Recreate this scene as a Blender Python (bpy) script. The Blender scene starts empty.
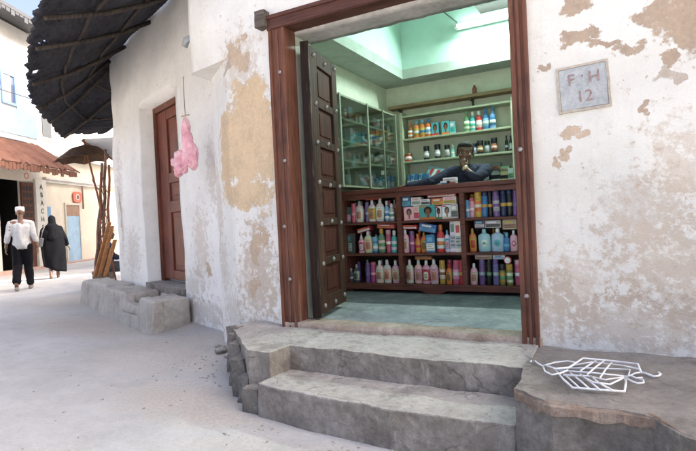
import bpy, bmesh, math, random
from mathutils import Vector, Matrix, noise
R = math.radians
random.seed(7)
S = bpy.context.scene
COL = S.collection

# ------------------------------------------------------------------ camera
cam_d = bpy.data.cameras.new('camera'); cam = bpy.data.objects.new('camera', cam_d); COL.objects.link(cam)
cam_d.sensor_width = 36; cam_d.lens = 26.5; cam_d.clip_start = .05; cam_d.clip_end = 500
def cam_basis(yaw, pitch, roll):
    f = Vector((-math.sin(yaw)*math.cos(pitch), math.cos(yaw)*math.cos(pitch), math.sin(pitch)))
    r0 = Vector((math.cos(yaw), math.sin(yaw), 0)); u0 = r0.cross(f)
    r = r0*math.cos(roll)+u0*math.sin(roll); u = u0*math.cos(roll)-r0*math.sin(roll)
    return r, u, f
cr, cu, cf = cam_basis(R(28.448), R(-.787), R(-2.72))
CAM = Vector((2.43, -3.374, 1.24))
m = Matrix.Identity(4)
for i in range(3):
    m[i][0] = cr[i]; m[i][1] = cu[i]; m[i][2] = -cf[i]; m[i][3] = CAM[i]
cam.matrix_world = m
S.camera = cam
# ------------------------------------------------------------------ world, sun, exposure
SUN_EL, SUN_AZ = 37, 28           # azimuth measured from +x towards +y
w = bpy.data.worlds.new('World'); S.world = w; w.use_nodes = True
nt = w.node_tree; bg = nt.nodes['Background']
sky = nt.nodes.new('ShaderNodeTexSky'); sky.sky_type = 'NISHITA'; sky.sun_disc = False
sky.sun_elevation = R(SUN_EL); sky.sun_rotation = R(90-SUN_AZ); sky.dust_density = 8.0; sky.air_density = .45; sky.ozone_density = .0
nt.links.new(sky.outputs[0], bg.inputs[0]); bg.inputs[1].default_value = .15
sd = bpy.data.lights.new('sun', 'SUN'); sd.energy = 2.4; sd.angle = R(.5); sd.color = (1, .95, .86)
so = bpy.data.objects.new('sun', sd); COL.objects.link(so)
sv = Vector((math.cos(R(SUN_EL))*math.cos(R(SUN_AZ)), math.cos(R(SUN_EL))*math.sin(R(SUN_AZ)), math.sin(R(SUN_EL))))
so.rotation_euler = sv.to_track_quat('Z', 'Y').to_euler(); so.location = (0, 0, 20)
S.view_settings.view_transform = 'Standard'; S.view_settings.look = 'None'
S.view_settings.exposure = 2.33; S.view_settings.gamma = 1; S.view_settings.use_curve_mapping = False

# ------------------------------------------------------------------ materials
class NT:
    def __init__(s, name):
        s.m = bpy.data.materials.new(name); s.m.use_nodes = True; s.t = s.m.node_tree; s.n = s.t.nodes
        s.b = s.n['Principled BSDF']; s.out = s.n['Material Output']
    def new(s, typ, **kw):
        n = s.n.new(typ)
        for k, v in kw.items(): setattr(n, k, v)
        return n
    def link(s, a, b): s.t.links.new(a, b)
    def math(s, op, a, b=None, c=None):
        n = s.new('ShaderNodeMath', operation=op)
        for i, v in enumerate((a, b, c)):
            if v is None: continue
            if isinstance(v, (int, float)): n.inputs[i].default_value = v
            else: s.link(v, n.inputs[i])
        return n.outputs[0]
    def vmath(s, op, a, b):
        n = s.new('ShaderNodeVectorMath', operation=op)
        for i, v in enumerate((a, b)):
            if v is None: continue
            if isinstance(v, tuple): n.inputs[i].default_value = v
            else: s.link(v, n.inputs[i])
        return n.outputs['Value'] if op == 'LENGTH' else n.outputs[0]
    def coord(s, kind='Object'): return s.new('ShaderNodeTexCoord').outputs[kind]
    def noise(s, vec, scale, detail=4, rough=.6, dist=0):
        n = s.new('ShaderNodeTexNoise'); s.link(vec, n.inputs['Vector'])
        n.inputs['Scale'].default_value = scale; n.inputs['Detail'].default_value = detail
        n.inputs['Roughness'].default_value = rough; n.inputs['Distortion'].default_value = dist
        return n.outputs[0]
    def ramp(s, fac, stops):
        n = s.new('ShaderNodeValToRGB'); s.link(fac, n.inputs[0]); e = n.color_ramp.elements
        while len(e) < len(stops): e.new(.5)
        for i, (p, c) in enumerate(stops):
            e[i].position = p; e[i].color = (*c, 1) if isinstance(c, tuple) else (c, c, c, 1)
        return n.outputs[0]
    def step(s, v, lo, hi):
        n = s.new('ShaderNodeMapRange'); n.clamp = True; s.link(v, n.inputs[0])
        n.inputs[1].default_value = lo; n.inputs[2].default_value = hi
        return n.outputs[0]
    def mix(s, fac, a, b, mode='MIX'):
        n = s.new('ShaderNodeMix', data_type='RGBA', blend_type=mode)
        if isinstance(fac, (int, float)): n.inputs[0].default_value = fac
        else: s.link(fac, n.inputs[0])
        for i, v in ((6, a), (7, b)):
            if isinstance(v, tuple): n.inputs[i].default_value = (*v, 1)
            else: s.link(v, n.inputs[i])
        return n.outputs[2]
    def bump(s, h, strength=.3, dist=.01):
        n = s.new('ShaderNodeBump'); n.inputs['Strength'].default_value = strength; n.inputs['Distance'].default_value = dist
        s.link(h, n.inputs['Height']); s.link(n.outputs[0], s.b.inputs['Normal'])
    def base(s, c, rough=.8):
        if isinstance(c, tuple): s.b.inputs['Base Color'].default_value = (*c, 1)
        else: s.link(c, s.b.inputs['Base Color'])
        s.b.inputs['Roughness'].default_value = rough
        if rough >= .84: s.b.inputs['Specular IOR Level'].default_value = .12
MATS = {}
def mat(name, col, rough=.7, var=.25, scale=12, bump=.15, stretch=None, metal=0, dark=None):
    """a plain procedural surface: colour varied by two noises, small bump"""
    if name in MATS: return MATS[name]
    k = NT(name); v = k.coord()
    if stretch: v = k.vmath('MULTIPLY', v, stretch)
    n1 = k.noise(v, scale, 5); n2 = k.noise(v, scale*.22, 3)
    f = k.math('ADD', k.math('MULTIPLY', n1, .6), k.math('MULTIPLY', n2, .4))
    lo = dark or tuple(c*(1-var*1.3) for c in col); hi = tuple(min(1, c*(1+var)) for c in col)
    k.base(k.ramp(f, [(.3, lo), (.5, col), (.7, hi)]), rough)
    k.b.inputs['Metallic'].default_value = metal
    if bump: k.bump(n1, bump, .008)
    MATS[name] = k.m; return k.m
PAINTS = {}
def paint(col, rough=.38):
    """moulded plastic / printed card of one colour"""
    key = (tuple(round(c, 3) for c in col), rough)
    if key not in PAINTS:
        PAINTS[key] = mat('plastic_%d' % len(PAINTS), col, rough, .08, 30, 0)
    return PAINTS[key]

def plaster(name, base, patches, scatter=(), rough=.9, dirt=.5, bumpd=.012):
    """old limewash. patches = (cx, cz, rx, rz, colour): lost coats with broken edges; scatter = the same, as pitted speckle"""
    k = NT(name); P = k.coord()
    big = k.noise(P, 1.1, 5, .65); mid = k.noise(P, 5.5, 6, .7); fine = k.noise(P, 38, 5, .7); grit = k.noise(P, 150, 2); n14 = k.noise(P, 15, 5, .7)
    c = k.ramp(big, [(.32, tuple(x*.87 for x in base)), (.55, base), (.75, tuple(min(1, x*1.06) for x in base))])
    # second tone of half-worn wash, then old grey and tan blotches
    w2 = k.step(k.math('ADD', k.math('MULTIPLY', k.noise(P, 2.6, 6, .75), .8), k.math('MULTIPLY', fine, .2)), .50, .56)
    c = k.mix(k.math('MULTIPLY', w2, .30), c, (base[0]*.86, base[1]*.84, base[2]*.80))
    sm = k.step(k.math('ADD', k.math('MULTIPLY', mid, .7), k.math('MULTIPLY', fine, .3)), .56, .66)
    c = k.mix(k.math('MULTIPLY', sm, dirt*.8), c, (base[0]*.72, base[1]*.65, base[2]*.56))
    st = k.noise(k.vmath('MULTIPLY', P, (9, 9, .7)), 1.0, 5, .6)
    c = k.mix(k.math('MULTIPLY', k.step(st, .55, .75), dirt*.6), c, (base[0]*.76, base[1]*.73, base[2]*.68))
    h = k.math('ADD', k.math('MULTIPLY', mid, .5), k.math('MULTIPLY', fine, .35))
    h = k.math('ADD', h, k.math('MULTIPLY', big, 1.0))
    def wobble(v, scale, amp):
        n = k.new('ShaderNodeTexNoise'); k.link(P, n.inputs['Vector']); n.inputs['Scale'].default_value = scale; n.inputs['Detail'].default_value = 3
        return k.vmath('ADD', v, k.vmath('MULTIPLY', k.vmath('SUBTRACT', n.outputs['Color'], (.5, .5, .5)), (amp, amp, amp)))
    Pd = wobble(wobble(wobble(P, 3.5, .30), 11, .13), 40, .035)
    def field(Q, ps):
        mx = None
        for p in ps:
            d = k.vmath('MULTIPLY', k.vmath('SUBTRACT', Q, (p[0], 0, p[1])), (1/p[2], 0, 1/p[3]))
            v = k.math('SUBTRACT', 1, k.vmath('LENGTH', d, None)); mx = v if mx is None else k.math('MAXIMUM', mx, v)
        return mx
    def by_colour(ps):
        g = {}
        for p in ps: g.setdefault(p[4], []).append(p)
        return g.items()
    for colr, ps in by_colour(scatter):
        v = k.math('ADD', k.math('MULTIPLY', k.step(field(P, ps), -.3, .8), .24), k.math('ADD', k.math('MULTIPLY', n14, .7), k.math('MULTIPLY', fine, .3)))
        mk = k.step(v, .60, .69)
        c = k.mix(k.math('MULTIPLY', mk, .43), c, colr); h = k.math('SUBTRACT', h, k.math('MULTIPLY', mk, .16))
    wob = k.math('ADD', k.math('MULTIPLY', k.math('SUBTRACT', mid, .5), 1.1), k.math('ADD', k.math('MULTIPLY', k.math('SUBTRACT', fine, .5), 1.0), k.math('MULTIPLY', k.math('SUBTRACT', n14, .5), 1.5)))
    for colr, ps in by_colour(patches):
        mk = k.math('MULTIPLY', k.step(k.math('ADD', field(Pd, ps), wob), -.02, .20), .92)
        pc = k.ramp(k.math('ADD', k.math('MULTIPLY', fine, .5), k.math('MULTIPLY', mid, .5)), [(.35, tuple(x*.76 for x in colr)), (.5, colr), (.66, tuple(min(1, x*1.2) for x in colr))])
        # flakes of wash still hanging on inside the bare patch
        fl = k.step(k.math('ADD', k.math('MULTIPLY', n14, .6), k.math('MULTIPLY', fine, .4)), .60, .66)
        pc = k.mix(k.math('MULTIPLY', fl, .55), pc, tuple(x*.93 for x in base))
        c = k.mix(mk, c, pc); h = k.math('SUBTRACT', h, k.math('MULTIPLY', mk, .55))
    c = k.mix(.12, c, k.ramp(grit, [(.3, 0.25), (.7, 1.0)]), 'MULTIPLY')
    k.base(c, rough); k.bump(h, .55, bumpd)
    MATS[name] = k.m; return k.m

def stone(name, cols, rough=.92, scale=3, bumpd=.012, top=None, aged=1):
    """worn concrete and rubble: mottled by layered noise; top = colour of the trodden upper side"""
    k = NT(name); P = k.coord()
    a = k.noise(P, scale, 6, .65); b = k.noise(P, scale*7, 5, .7); g = k.noise(P, 120, 3)
    f = k.math('ADD', k.math('MULTIPLY', a, .65), k.math('MULTIPLY', b, .35))
    c = k.ramp(f, [(.34, cols[0]), (.5, cols[1]), (.66, cols[2])])
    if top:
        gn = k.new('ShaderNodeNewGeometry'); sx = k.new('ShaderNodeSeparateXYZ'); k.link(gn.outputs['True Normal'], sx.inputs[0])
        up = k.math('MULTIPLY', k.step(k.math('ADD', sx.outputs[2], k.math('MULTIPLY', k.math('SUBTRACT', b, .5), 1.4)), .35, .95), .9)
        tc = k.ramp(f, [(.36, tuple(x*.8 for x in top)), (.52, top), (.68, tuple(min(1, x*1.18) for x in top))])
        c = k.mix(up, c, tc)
    stn = k.step(k.noise(P, 2.3, 6, .75), .54, .62)
    c = k.mix(k.math('MULTIPLY', stn, .38*aged), c, tuple(x*.75 for x in cols[0]))
    lim = k.step(k.noise(k.vmath('MULTIPLY', P, (1, 1, .25)), 9, 6, .75), .60, .68)
    c = k.mix(k.math('MULTIPLY', lim, .45*aged), c, tuple(min(1, x*1.35) for x in cols[2]))
    vo = k.new('ShaderNodeTexVoronoi', feature='DISTANCE_TO_EDGE'); vo.inputs['Scale'].default_value = 1.7
    nz = k.new('ShaderNodeTexNoise'); k.link(P, nz.inputs['Vector']); nz.inputs['Scale'].default_value = 4; nz.inputs['Detail'].default_value = 5
    k.link(k.vmath('ADD', P, k.vmath('MULTIPLY', nz.outputs['Color'], (.35, .35, .35))), vo.inputs['Vector'])
    crk = k.math('MULTIPLY', k.math('SUBTRACT', 1, k.step(vo.outputs['Distance'], .0, .012)), k.step(k.noise(P, 1.7, 2), .53, .62))
    c = k.mix(k.math('MULTIPLY', crk, .42*aged), c, (.05, .04, .032))
    c = k.mix(.3, c, k.ramp(g, [(.3, .45), (.65, 1.0)]), 'MULTIPLY')
    k.base(c, rough); k.bump(k.math('SUBTRACT', k.math('ADD', f, k.math('MULTIPLY', g, .12)), k.math('MULTIPLY', crk, .25*aged)), .6, bumpd)
    MATS[name] = k.m; return k.m

def wood(name, col, dark, axis='z', rough=.65, worn=None):
    k = NT(name); P = k.coord()
    sc = {'z': (1, 1, .07), 'x': (.07, 1, 1), 'y': (1, .07, 1)}[axis]
    V = k.vmath('MULTIPLY', P, sc)
    g = k.noise(V, 45, 6, .65); b = k.noise(P, 3.5, 4, .6)
    f = k.math('ADD', k.math('MULTIPLY', g, .65), k.math('MULTIPLY', b, .35))
    c = k.ramp(f, [(.34, dark), (.52, col), (.7, tuple(min(1, x*1.45) for x in col))])
    if worn:
        wn = k.noise(k.vmath('MULTIPLY', P, sc), 14, 5, .7)
        c = k.mix(k.step(wn, .58, .7), c, worn)
    k.base(c, rough); k.b.inputs['Specular IOR Level'].default_value = .12 if rough >= .7 else .35
    k.bump(g, .4, .006); MATS[name] = k.m; return k.m

# ------------------------------------------------------------------ mesh helpers
def new_bm(): return bmesh.new()
def box(bm, lo, hi, mi=0, M=None):
    vs = [bm.verts.new((x, y, z)) for z in (lo[2], hi[2]) for y in (lo[1], hi[1]) for x in (lo[0], hi[0])]
    fs = [(0, 2, 3, 1), (4, 5, 7, 6), (0, 1, 5, 4), (2, 6, 7, 3), (0, 4, 6, 2), (1, 3, 7, 5)]
    out = []
    for f in fs:
        q = bm.faces.new([vs[i] for i in f]); q.material_index = mi; out.append(q)
    if M is not None:
        for v in vs: v.co = M @ v.co
    return vs
def frame_of(d):
    d = d.normalized(); a = Vector((0, 0, 1)) if abs(d.z) < .9 else Vector((1, 0, 0))
    x = d.cross(a).normalized(); return x, d.cross(x)
def tube(bm, pts, r, seg=8, mi=0, caps=True):
    pts = [Vector(p) for p in pts]; rr = r if isinstance(r, (list, tuple)) else [r]*len(pts); rings = []
    x = None
    for i, p in enumerate(pts):
        d = (pts[min(i+1, len(pts)-1)]-pts[max(i-1, 0)])
        if x is None: x, y = frame_of(d)
        else:
            d.normalize(); x = (x-d*x.dot(d)); x = x.normalized() if x.length > 1e-6 else frame_of(d)[0]; y = d.cross(x)
        rings.append([bm.verts.new(p+(x*math.cos(t)+y*math.sin(t))*rr[i]) for t in [2*math.pi*j/seg for j in range(seg)]])
    for a, b in zip(rings, rings[1:]):
        for j in range(seg):
            f = bm.faces.new((a[j], a[(j+1) % seg], b[(j+1) % seg], b[j])); f.material_index = mi
    if caps:
        for q in (rings[0][::-1], rings[-1]):
            f = bm.faces.new(q); f.material_index = mi
    return rings
def lathe(bm, prof, seg=14, c=(0, 0, 0), sx=1, sy=1, mi=0):
    """prof: [(r, z)] bottom to top, closed by end caps"""
    rings = []
    for r, z in prof:
        rings.append([bm.verts.new((c[0]+r*sx*math.cos(2*math.pi*j/seg), c[1]+r*sy*math.sin(2*math.pi*j/seg), c[2]+z)) for j in range(seg)])
    for a, b in zip(rings, rings[1:]):
        for j in range(seg):
            f = bm.faces.new((a[j], a[(j+1) % seg], b[(j+1) % seg], b[j])); f.material_index = mi
    for q in (rings[0][::-1], rings[-1]):
        f = bm.faces.new(q); f.material_index = mi
def ball(bm, c, r, sub=2, mi=0, M=None):
    """ellipsoid; r number or triple"""
    r = (r, r, r) if isinstance(r, (int, float)) else r
    q = bmesh.ops.create_icosphere(bm, subdivisions=sub, radius=1)['verts']
    for v in q:
        p = Vector((v.co.x*r[0], v.co.y*r[1], v.co.z*r[2]))
        v.co = (M @ p if M is not None else p)+Vector(c)
    for v in q:
        for f in v.link_faces: f.material_index = mi
def prism(bm, pts, z0, z1, mi=0):
    a = [bm.verts.new((x, y, z0)) for x, y in pts]; b = [bm.verts.new((x, y, z1)) for x, y in pts]; n = len(pts)
    bm.faces.new(a[::-1]); bm.faces.new(b)
    for i in range(n): bm.faces.new((a[i], a[(i+1) % n], b[(i+1) % n], b[i]))
    return a, b
def roughen(bm, res, amp, scale=3, seed=0, zkeep=None):
    """split long edges, then push every vertex about with noise"""
    bmesh.ops.recalc_face_normals(bm, faces=bm.faces[:])
    for _ in range(7):
        es = [e for e in bm.edges if e.calc_length() > res]
        if not es: break
        bmesh.ops.subdivide_edges(bm, edges=es, cuts=1, use_grid_fill=True)
        bmesh.ops.triangulate(bm, faces=[f for f in bm.faces if len(f.verts) > 4])
    o = Vector((seed*7.3, seed*3.1, seed*1.7))
    for v in bm.verts:
        d = noise.noise_vector(v.co*scale+o)*amp + noise.noise_vector(v.co*scale*4+o)*amp*.45
        v.co += d
def finish(name, bm, mats, parent=None, smooth=False, bevel=0, angle=None):
    bmesh.ops.recalc_face_normals(bm, faces=bm.faces[:])
    me = bpy.data.meshes.new(name); bm.to_mesh(me); bm.free()
    return add(name, me, mats, parent, smooth, bevel)
def add(name, me, mats, parent=None, smooth=False, bevel=0):
    o = bpy.data.objects.new(name, me); COL.objects.link(o)
    for q in (mats if isinstance(mats, (list, tuple)) else [mats]): me.materials.append(q)
    if smooth:
        for p in me.polygons: p.use_smooth = True
    if bevel:
        b = o.modifiers.new('bevel', 'BEVEL'); b.width = bevel; b.segments = 2; b.limit_method = 'ANGLE'; b.angle_limit = R(40)
    if parent is not None:
        o.parent = parent
        L = parent
        M = Matrix.Identity(4)
        while L is not None:                      # children are modelled in world space
            M = L.matrix_parent_inverse.inverted() @ Matrix.Identity(4) if False else M
            L = None
        o.matrix_parent_inverse = world_of(parent).inverted()
    return o
def world_of(o):
    M = Matrix.LocRotScale(o.location, o.rotation_euler, o.scale)
    if o.parent: M = world_of(o.parent) @ o.matrix_parent_inverse @ M
    return M
def tag(o, label=None, cat=None, group=None, kind=None):
    if label: o['label'] = label
    if cat: o['category'] = cat
    if group: o['group'] = group
    if kind: o['kind'] = kind
    return o
def thing(name, label, cat, loc=(0, 0, 0), rz=0, group=None):
    o = bpy.data.objects.new(name, None); COL.objects.link(o); o.location = loc; o.rotation_euler = (0, 0, rz)
    o.empty_display_size = .1
    return tag(o, label, cat, group)
def wall_sheet(bm, pts, z0, z1, holes=(), res=.07, amp=.012, depth=.3, mi=0, flip=1, keep_z=()):
    """uneven wall face over a plan polyline; holes are (s0, s1, z0, z1) with reveals of the given depth"""
    P = [Vector((x, y, 0)) for x, y in pts]; L = [0]
    for a, b in zip(P, P[1:]): L.append(L[-1]+(b-a).length)
    def grid(vals, step):
        vals = sorted(set(round(v, 5) for v in vals)); out = []
        for a, b in zip(vals, vals[1:]):
            n = max(1, int(math.ceil((b-a)/step)))
            out += [a+(b-a)*i/n for i in range(n)]
        return out+[vals[-1]]
    ss = grid(L+[h[i] for h in holes for i in (0, 1)], res)
    zs = grid([z0, z1]+[h[i] for h in holes for i in (2, 3)]+list(keep_z), res)
    def at(s):
        i = 0
        while i < len(L)-2 and s > L[i+1]+1e-6: i += 1
        t = (s-L[i])/(L[i+1]-L[i]); d = (P[i+1]-P[i]).normalized()
        n = Vector((d.y, -d.x, 0))*flip
        # soften plan corners
        return P[i].lerp(P[i+1], t), n
    V = {}; N = {}
    for i, s in enumerate(ss):
        p, n = at(s); N[i] = n
        for j, z in enumerate(zs):
            q = Vector((p.x, p.y, z))
            d = noise.noise(q*1.3)*amp*1.6 + noise.noise(q*4.5)*amp*.6
            V[i, j] = bm.verts.new(q+n*d)
    def hole(i, j):
        s = (ss[i]+ss[i+1])/2; z = (zs[j]+zs[j+1])/2
        return any(h[0] < s < h[1] and h[2] < z < h[3] for h in holes)
    B = {}
    def back(i, j):
        if (i, j) not in B: B[i, j] = bm.verts.new(V[i, j].co-N[i]*depth)
        return B[i, j]
    for i in range(len(ss)-1):
        for j in range(len(zs)-1):
            if hole(i, j): continue
            f = bm.faces.new((V[i, j], V[i+1, j], V[i+1, j+1], V[i, j+1])); f.material_index = mi
            for (di, dj, a, b) in ((-1, 0, (i, j), (i, j+1)), (1, 0, (i+1, j), (i+1, j+1)), (0, -1, (i, j), (i+1, j)), (0, 1, (i, j+1), (i+1, j+1))):
                ii, jj = i+di, j+dj
                if 0 <= ii < len(ss)-1 and 0 <= jj < len(zs)-1 and hole(ii, jj):
                    f = bm.faces.new((V[a], V[b], back(*b), back(*a))); f.material_index = mi
def cat_pts(pts, t):
    x = t*(len(pts)-1); i = min(int(x), len(pts)-2)
    return Vector((*pts[i], 0)).lerp(Vector((*pts[i+1], 0)), x-i)
def text_mesh(s, size, depth=.002, align='CENTER'):
    c = bpy.data.curves.new('lettering', 'FONT'); c.body = s; c.size = size; c.extrude = depth; c.align_x = align; c.align_y = 'CENTER'; c.resolution_u = 3
    o = bpy.data.objects.new('lettering', c); COL.objects.link(o)
    bpy.context.view_layer.update()
    me = bpy.data.meshes.new_from_object(o.evaluated_get(bpy.context.evaluated_depsgraph_get()))
    bpy.data.objects.remove(o); bpy.data.curves.remove(c); return me
def remeshed(name, bm, voxel, it=3):
    """one continuous skin over overlapping solids"""
    me = bpy.data.meshes.new(name); bm.to_mesh(me); bm.free()
    o = bpy.data.objects.new(name, me); COL.objects.link(o)
    r = o.modifiers.new('r', 'REMESH'); r.mode = 'VOXEL'; r.voxel_size = voxel
    q = o.modifiers.new('s', 'SMOOTH'); q.factor = .5; q.iterations = it
    bpy.context.view_layer.update()
    out = bpy.data.meshes.new_from_object(o.evaluated_get(bpy.context.evaluated_depsgraph_get())); out.name = name
    bpy.data.objects.remove(o); bpy.data.meshes.remove(me)
    out.materials.clear(); return out
def limb(bm, pts, radii, seg=12):
    for p, r in zip(pts, radii): ball(bm, p, r*.995, 2)
    for (a, ra), (b, rb) in zip(zip(pts, radii), list(zip(pts, radii))[1:]):
        tube(bm, [a, b], [ra, rb], seg)

# ================================================================== setting: ground
GROUND = NT('packed_earth')
k = GROUND; P = k.coord()
a = k.noise(P, .7, 6, .6); b = k.noise(P, 6, 6, .7); c_ = k.noise(P, 45, 4, .7); g = k.noise(P, 160, 2)
f = k.math('ADD', k.math('MULTIPLY', a, .5), k.math('ADD', k.math('MULTIPLY', b, .3), k.math('MULTIPLY', c_, .2)))
col = k.ramp(f, [(.36, (.41, .405, .395)), (.5, (.505, .50, .49)), (.64, (.59, .585, .575))])
# sandy dust gathered along the walls and steps
sand = None
for cx, cy, rx, ry in ((-1.2, .35, 1.5, .8), (-3.2, 1.0, 2.6, .75), (-.2, -.75, 1.0, .4), (1.6, -1.25, 1.6, .35), (-6, 2.2, 2, .8)):
    d = k.vmath('MULTIPLY', k.vmath('SUBTRACT', P, (cx, cy, 0)), (1/rx, 1/ry, 0)); v = k.math('SUBTRACT', 1, k.vmath('LENGTH', d, None))
    sand = v if sand is None else k.math('MAXIMUM', sand, v)
sand = k.step(k.math('ADD', sand, k.math('MULTIPLY', k.math('SUBTRACT', b, .5), 1.2)), -.15, .55)
col = k.mix(k.math('MULTIPLY', sand, .6), col, k.ramp(c_, [(.35, (.40, .345, .28)), (.6, (.54, .48, .41))]))
col = k.mix(k.math('MULTIPLY', k.step(k.noise(P, 23, 5, .75), .64, .74), .35), col, (.24, .20, .16))
col = k.mix(.25, col, k.ramp(g, [(.3, .4), (.65, 1.0)]), 'MULTIPLY')
col = k.mix(k.math('MULTIPLY', k.step(k.noise(k.vmath('MULTIPLY', P, (.6, 1.5, 1)), 1.6, 7, .72), .50, .66), .34), col, (.33, .32, .315))
rut = k.noise(k.vmath('MULTIPLY', P, (.5, 1.3, 1)), 2.2, 4, .55)
k.base(col, .95); k.bump(k.math('ADD', k.math('ADD', k.math('MULTIPLY', rut, 2.2), k.math('MULTIPLY', b, .8)), k.math('ADD', k.math('MULTIPLY', c_, .3), k.math('MULTIPLY', g, .08))), .6, .02)
def ground_z(x, y):
    z = noise.noise(Vector((x*.9, y*.9, 0)))*.018 + noise.noise(Vector((x*4, y*4, 3)))*.006
    # earth banked up against the walls
    yl = .632-(x+1)*.41 if x < -1.0 else (.15 if x < 0 else -.3)
    d = yl-y
    if x < .3: z += .10*math.exp(-max(0, d)*2.2)*min(1, max(0, (.3-x)/.8))
    return z-.01
bm = new_bm()
def axis(lo, a, b, hi, fine, coarse):
    out = []; v = lo
    while v < hi: out.append(v); v += fine if a <= v < b else coarse
    return out+[hi]
xs = axis(-60, -9, 5, 60, .08, 3); ys = axis(-60, -3.2, 5, 60, .08, 3)
G = [[bm.verts.new((x, y, ground_z(x, y) if -20 < x < 8 and -6 < y < 12 else -.01)) for y in ys] for x in xs]
for i in range(len(xs)-1):
    for j in range(len(ys)-1): bm.faces.new((G[i][j], G[i+1][j], G[i+1][j+1], G[i][j+1]))
tag(finish('ground', bm, GROUND.m, smooth=True), kind='structure')

# ================================================================== shop building
OCH = (.63, .465, .285); TAN = (.52, .40, .285); GRY = (.46, .395, .325); BRN = (.40, .30, .215); GRN = (.33, .38, .34)
W0 = (.78, .755, .715)
M_right = plaster('limewash_right', (.765, .755, .695), [
    (2.22, 2.24, .13, .045, BRN), (2.36, 2.19, .13, .03, BRN), (2.49, 2.14, .07, .05, BRN), (2.19, 2.43, .08, .06, BRN), (2.04, 2.13, .05, .03, BRN),
    (2.60, 2.30, .10, .06, BRN), (2.74, 2.27, .11, .12, BRN), (2.85, 2.2, .22, .18, BRN), (2.68, 2.02, .04, .04, BRN),
    (2.18, 1.69, .05, .055, TAN), (2.25, 1.66, .03, .025, TAN), (2.145, 1.57, .035, .04, TAN), (2.10, 1.53, .02, .03, TAN),
    (2.66, 1.94, .05, .04, GRY), (2.55, 1.80, .025, .025, BRN)],
    [(2.55, 1.15, .38, .38, GRY), (2.70, .75, .45, .3, GRY), (2.15, .75, .25, .35, TAN), (2.75, 1.45, .3, .35, TAN), (2.45, .55, .7, .25, BRN), (2.62, .95, .4, .4, TAN), (2.05, .62, .2, .3, BRN), (3.4, 1.2, .7, .9, GRY)], dirt=.55)
M_left = plaster('limewash_corner', (.825, .81, .755), [
    (-.45, 1.95, .50, .44, OCH), (-.16, 1.85, .20, .48, OCH), (-.75, 1.9, .25, .42, OCH), (-.35, 2.30, .26, .2, OCH), (-.5, 1.5, .5, .12, OCH),
    (-.50, 2.74, .10, .12, TAN), (-.41, 2.63, .12, .09, TAN), (-.60, 2.63, .09, .04, GRY), (-.38, 2.86, .05, .05, TAN),
    (-.36, .98, .08, .13, TAN), (-.25, 1.10, .06, .10, TAN), (-.42, .72, .06, .12, TAN), (-.56, .28, .06, .12, GRN)],
    [(-1.05, .85, .22, .38, GRY), (-.35, .75, .40, .7, TAN), (-.30, .85, .3, .6, BRN), (-.8, .4, .35, .3, GRY), (-.8, .16, .5, .16, BRN), (-.45, 2.6, .35, .4, TAN), (-1.1, 1.5, .12, .5, TAN)], dirt=.5)
M_plain = plaster('limewash_plain', (.76, .75, .705), [], (), dirt=.4)
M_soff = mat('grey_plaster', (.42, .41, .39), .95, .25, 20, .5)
M_in = mat('interior_wall_paint', (.62, .66, .55), .85, .12, 6, .15)
M_teal = mat('teal_ceiling_paint', (.52, .72, .64), .8, .08, 5, .1)
M_band = mat('soffit_paint', (.42, .48, .43), .85, .15, 7, .15)
M_floor = stone('cement_floor', ((.15, .165, .175), (.25, .27, .28), (.38, .40, .405)), .75, 4, .004)
M_dark = mat('interior_shade_black', (.012, .011, .010), .9, .3, 5, 0)  # near-black, carries the shade of the far shop interior
M_frame = wood('red_brown_wood', (.130, .050, .029), (.040, .016, .011), 'z', .6, worn=(.20, .12, .085))
M_frame_h = wood('red_brown_lintel_wood', (.085, .032, .021), (.04, .014, .01), 'x', .6)
M_leafw = wood('weathered_dark_wood', (.058, .030, .020), (.014, .009, .007), 'z', .7, worn=(.12, .075, .052))
M_leafp = wood('red_panel_wood', (.070, .024, .016), (.024, .010, .008), 'z', .7)
M_stud = mat('pale_metal', (.27, .255, .24), .45, .2, 30, .1, metal=.4)

shop = thing('shop_building', 'whitewashed old shop building with peeling ochre plaster around a wide wooden doorway', 'building', (0, 0, 0))
B_ = (-.648, .162); C_ = (-1.20, .56); A_ = (-1.217, .303)
# face left of the doorway, lower corner cut away
bm = new_bm()
wall_sheet(bm, [(-1.22, .80), (-1.215, .62), (-1.20, .575), (-1.17, .535), (-.70, .20), (-.648, .165), (-.58, .147), (-.03, .01), (0.02, .005)], -.1, 2.7052, res=.05, amp=.013)
wall_sheet(bm, [(-1.23, .80), (-1.217, .33), (-1.2, .297), (-1.15, .284), (-.03, .01), (.02, .005)], 2.705, 9.0, res=.09, amp=.013)
# underside where the square upper corner oversails the cut lower corner
vs = [bm.verts.new((x, y, 2.706)) for x, y in ((-.60, .15), (-1.19, .292), (-1.222, .33), (-1.225, .70), (-1.16, .56))]
bm.faces.new(vs)
finish('corner_wall', bm, M_left, shop, smooth=True)
bm = new_bm()
wall_sheet(bm, [(.02, .005), (.6, 0), (1.95, 0)], 2.87, 9.0, res=.09, amp=.01)
finish('wall_over_door', bm, M_plain, shop, smooth=True)
bm = new_bm()
wall_sheet(bm, [(1.91, 0), (1.95, 0), (2.74, -.03), (3.3, -.06), (8.0, -.2)], -.1, 9.0, res=.06, amp=.011)
finish('street_wall', bm, M_right, shop, smooth=True)
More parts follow.
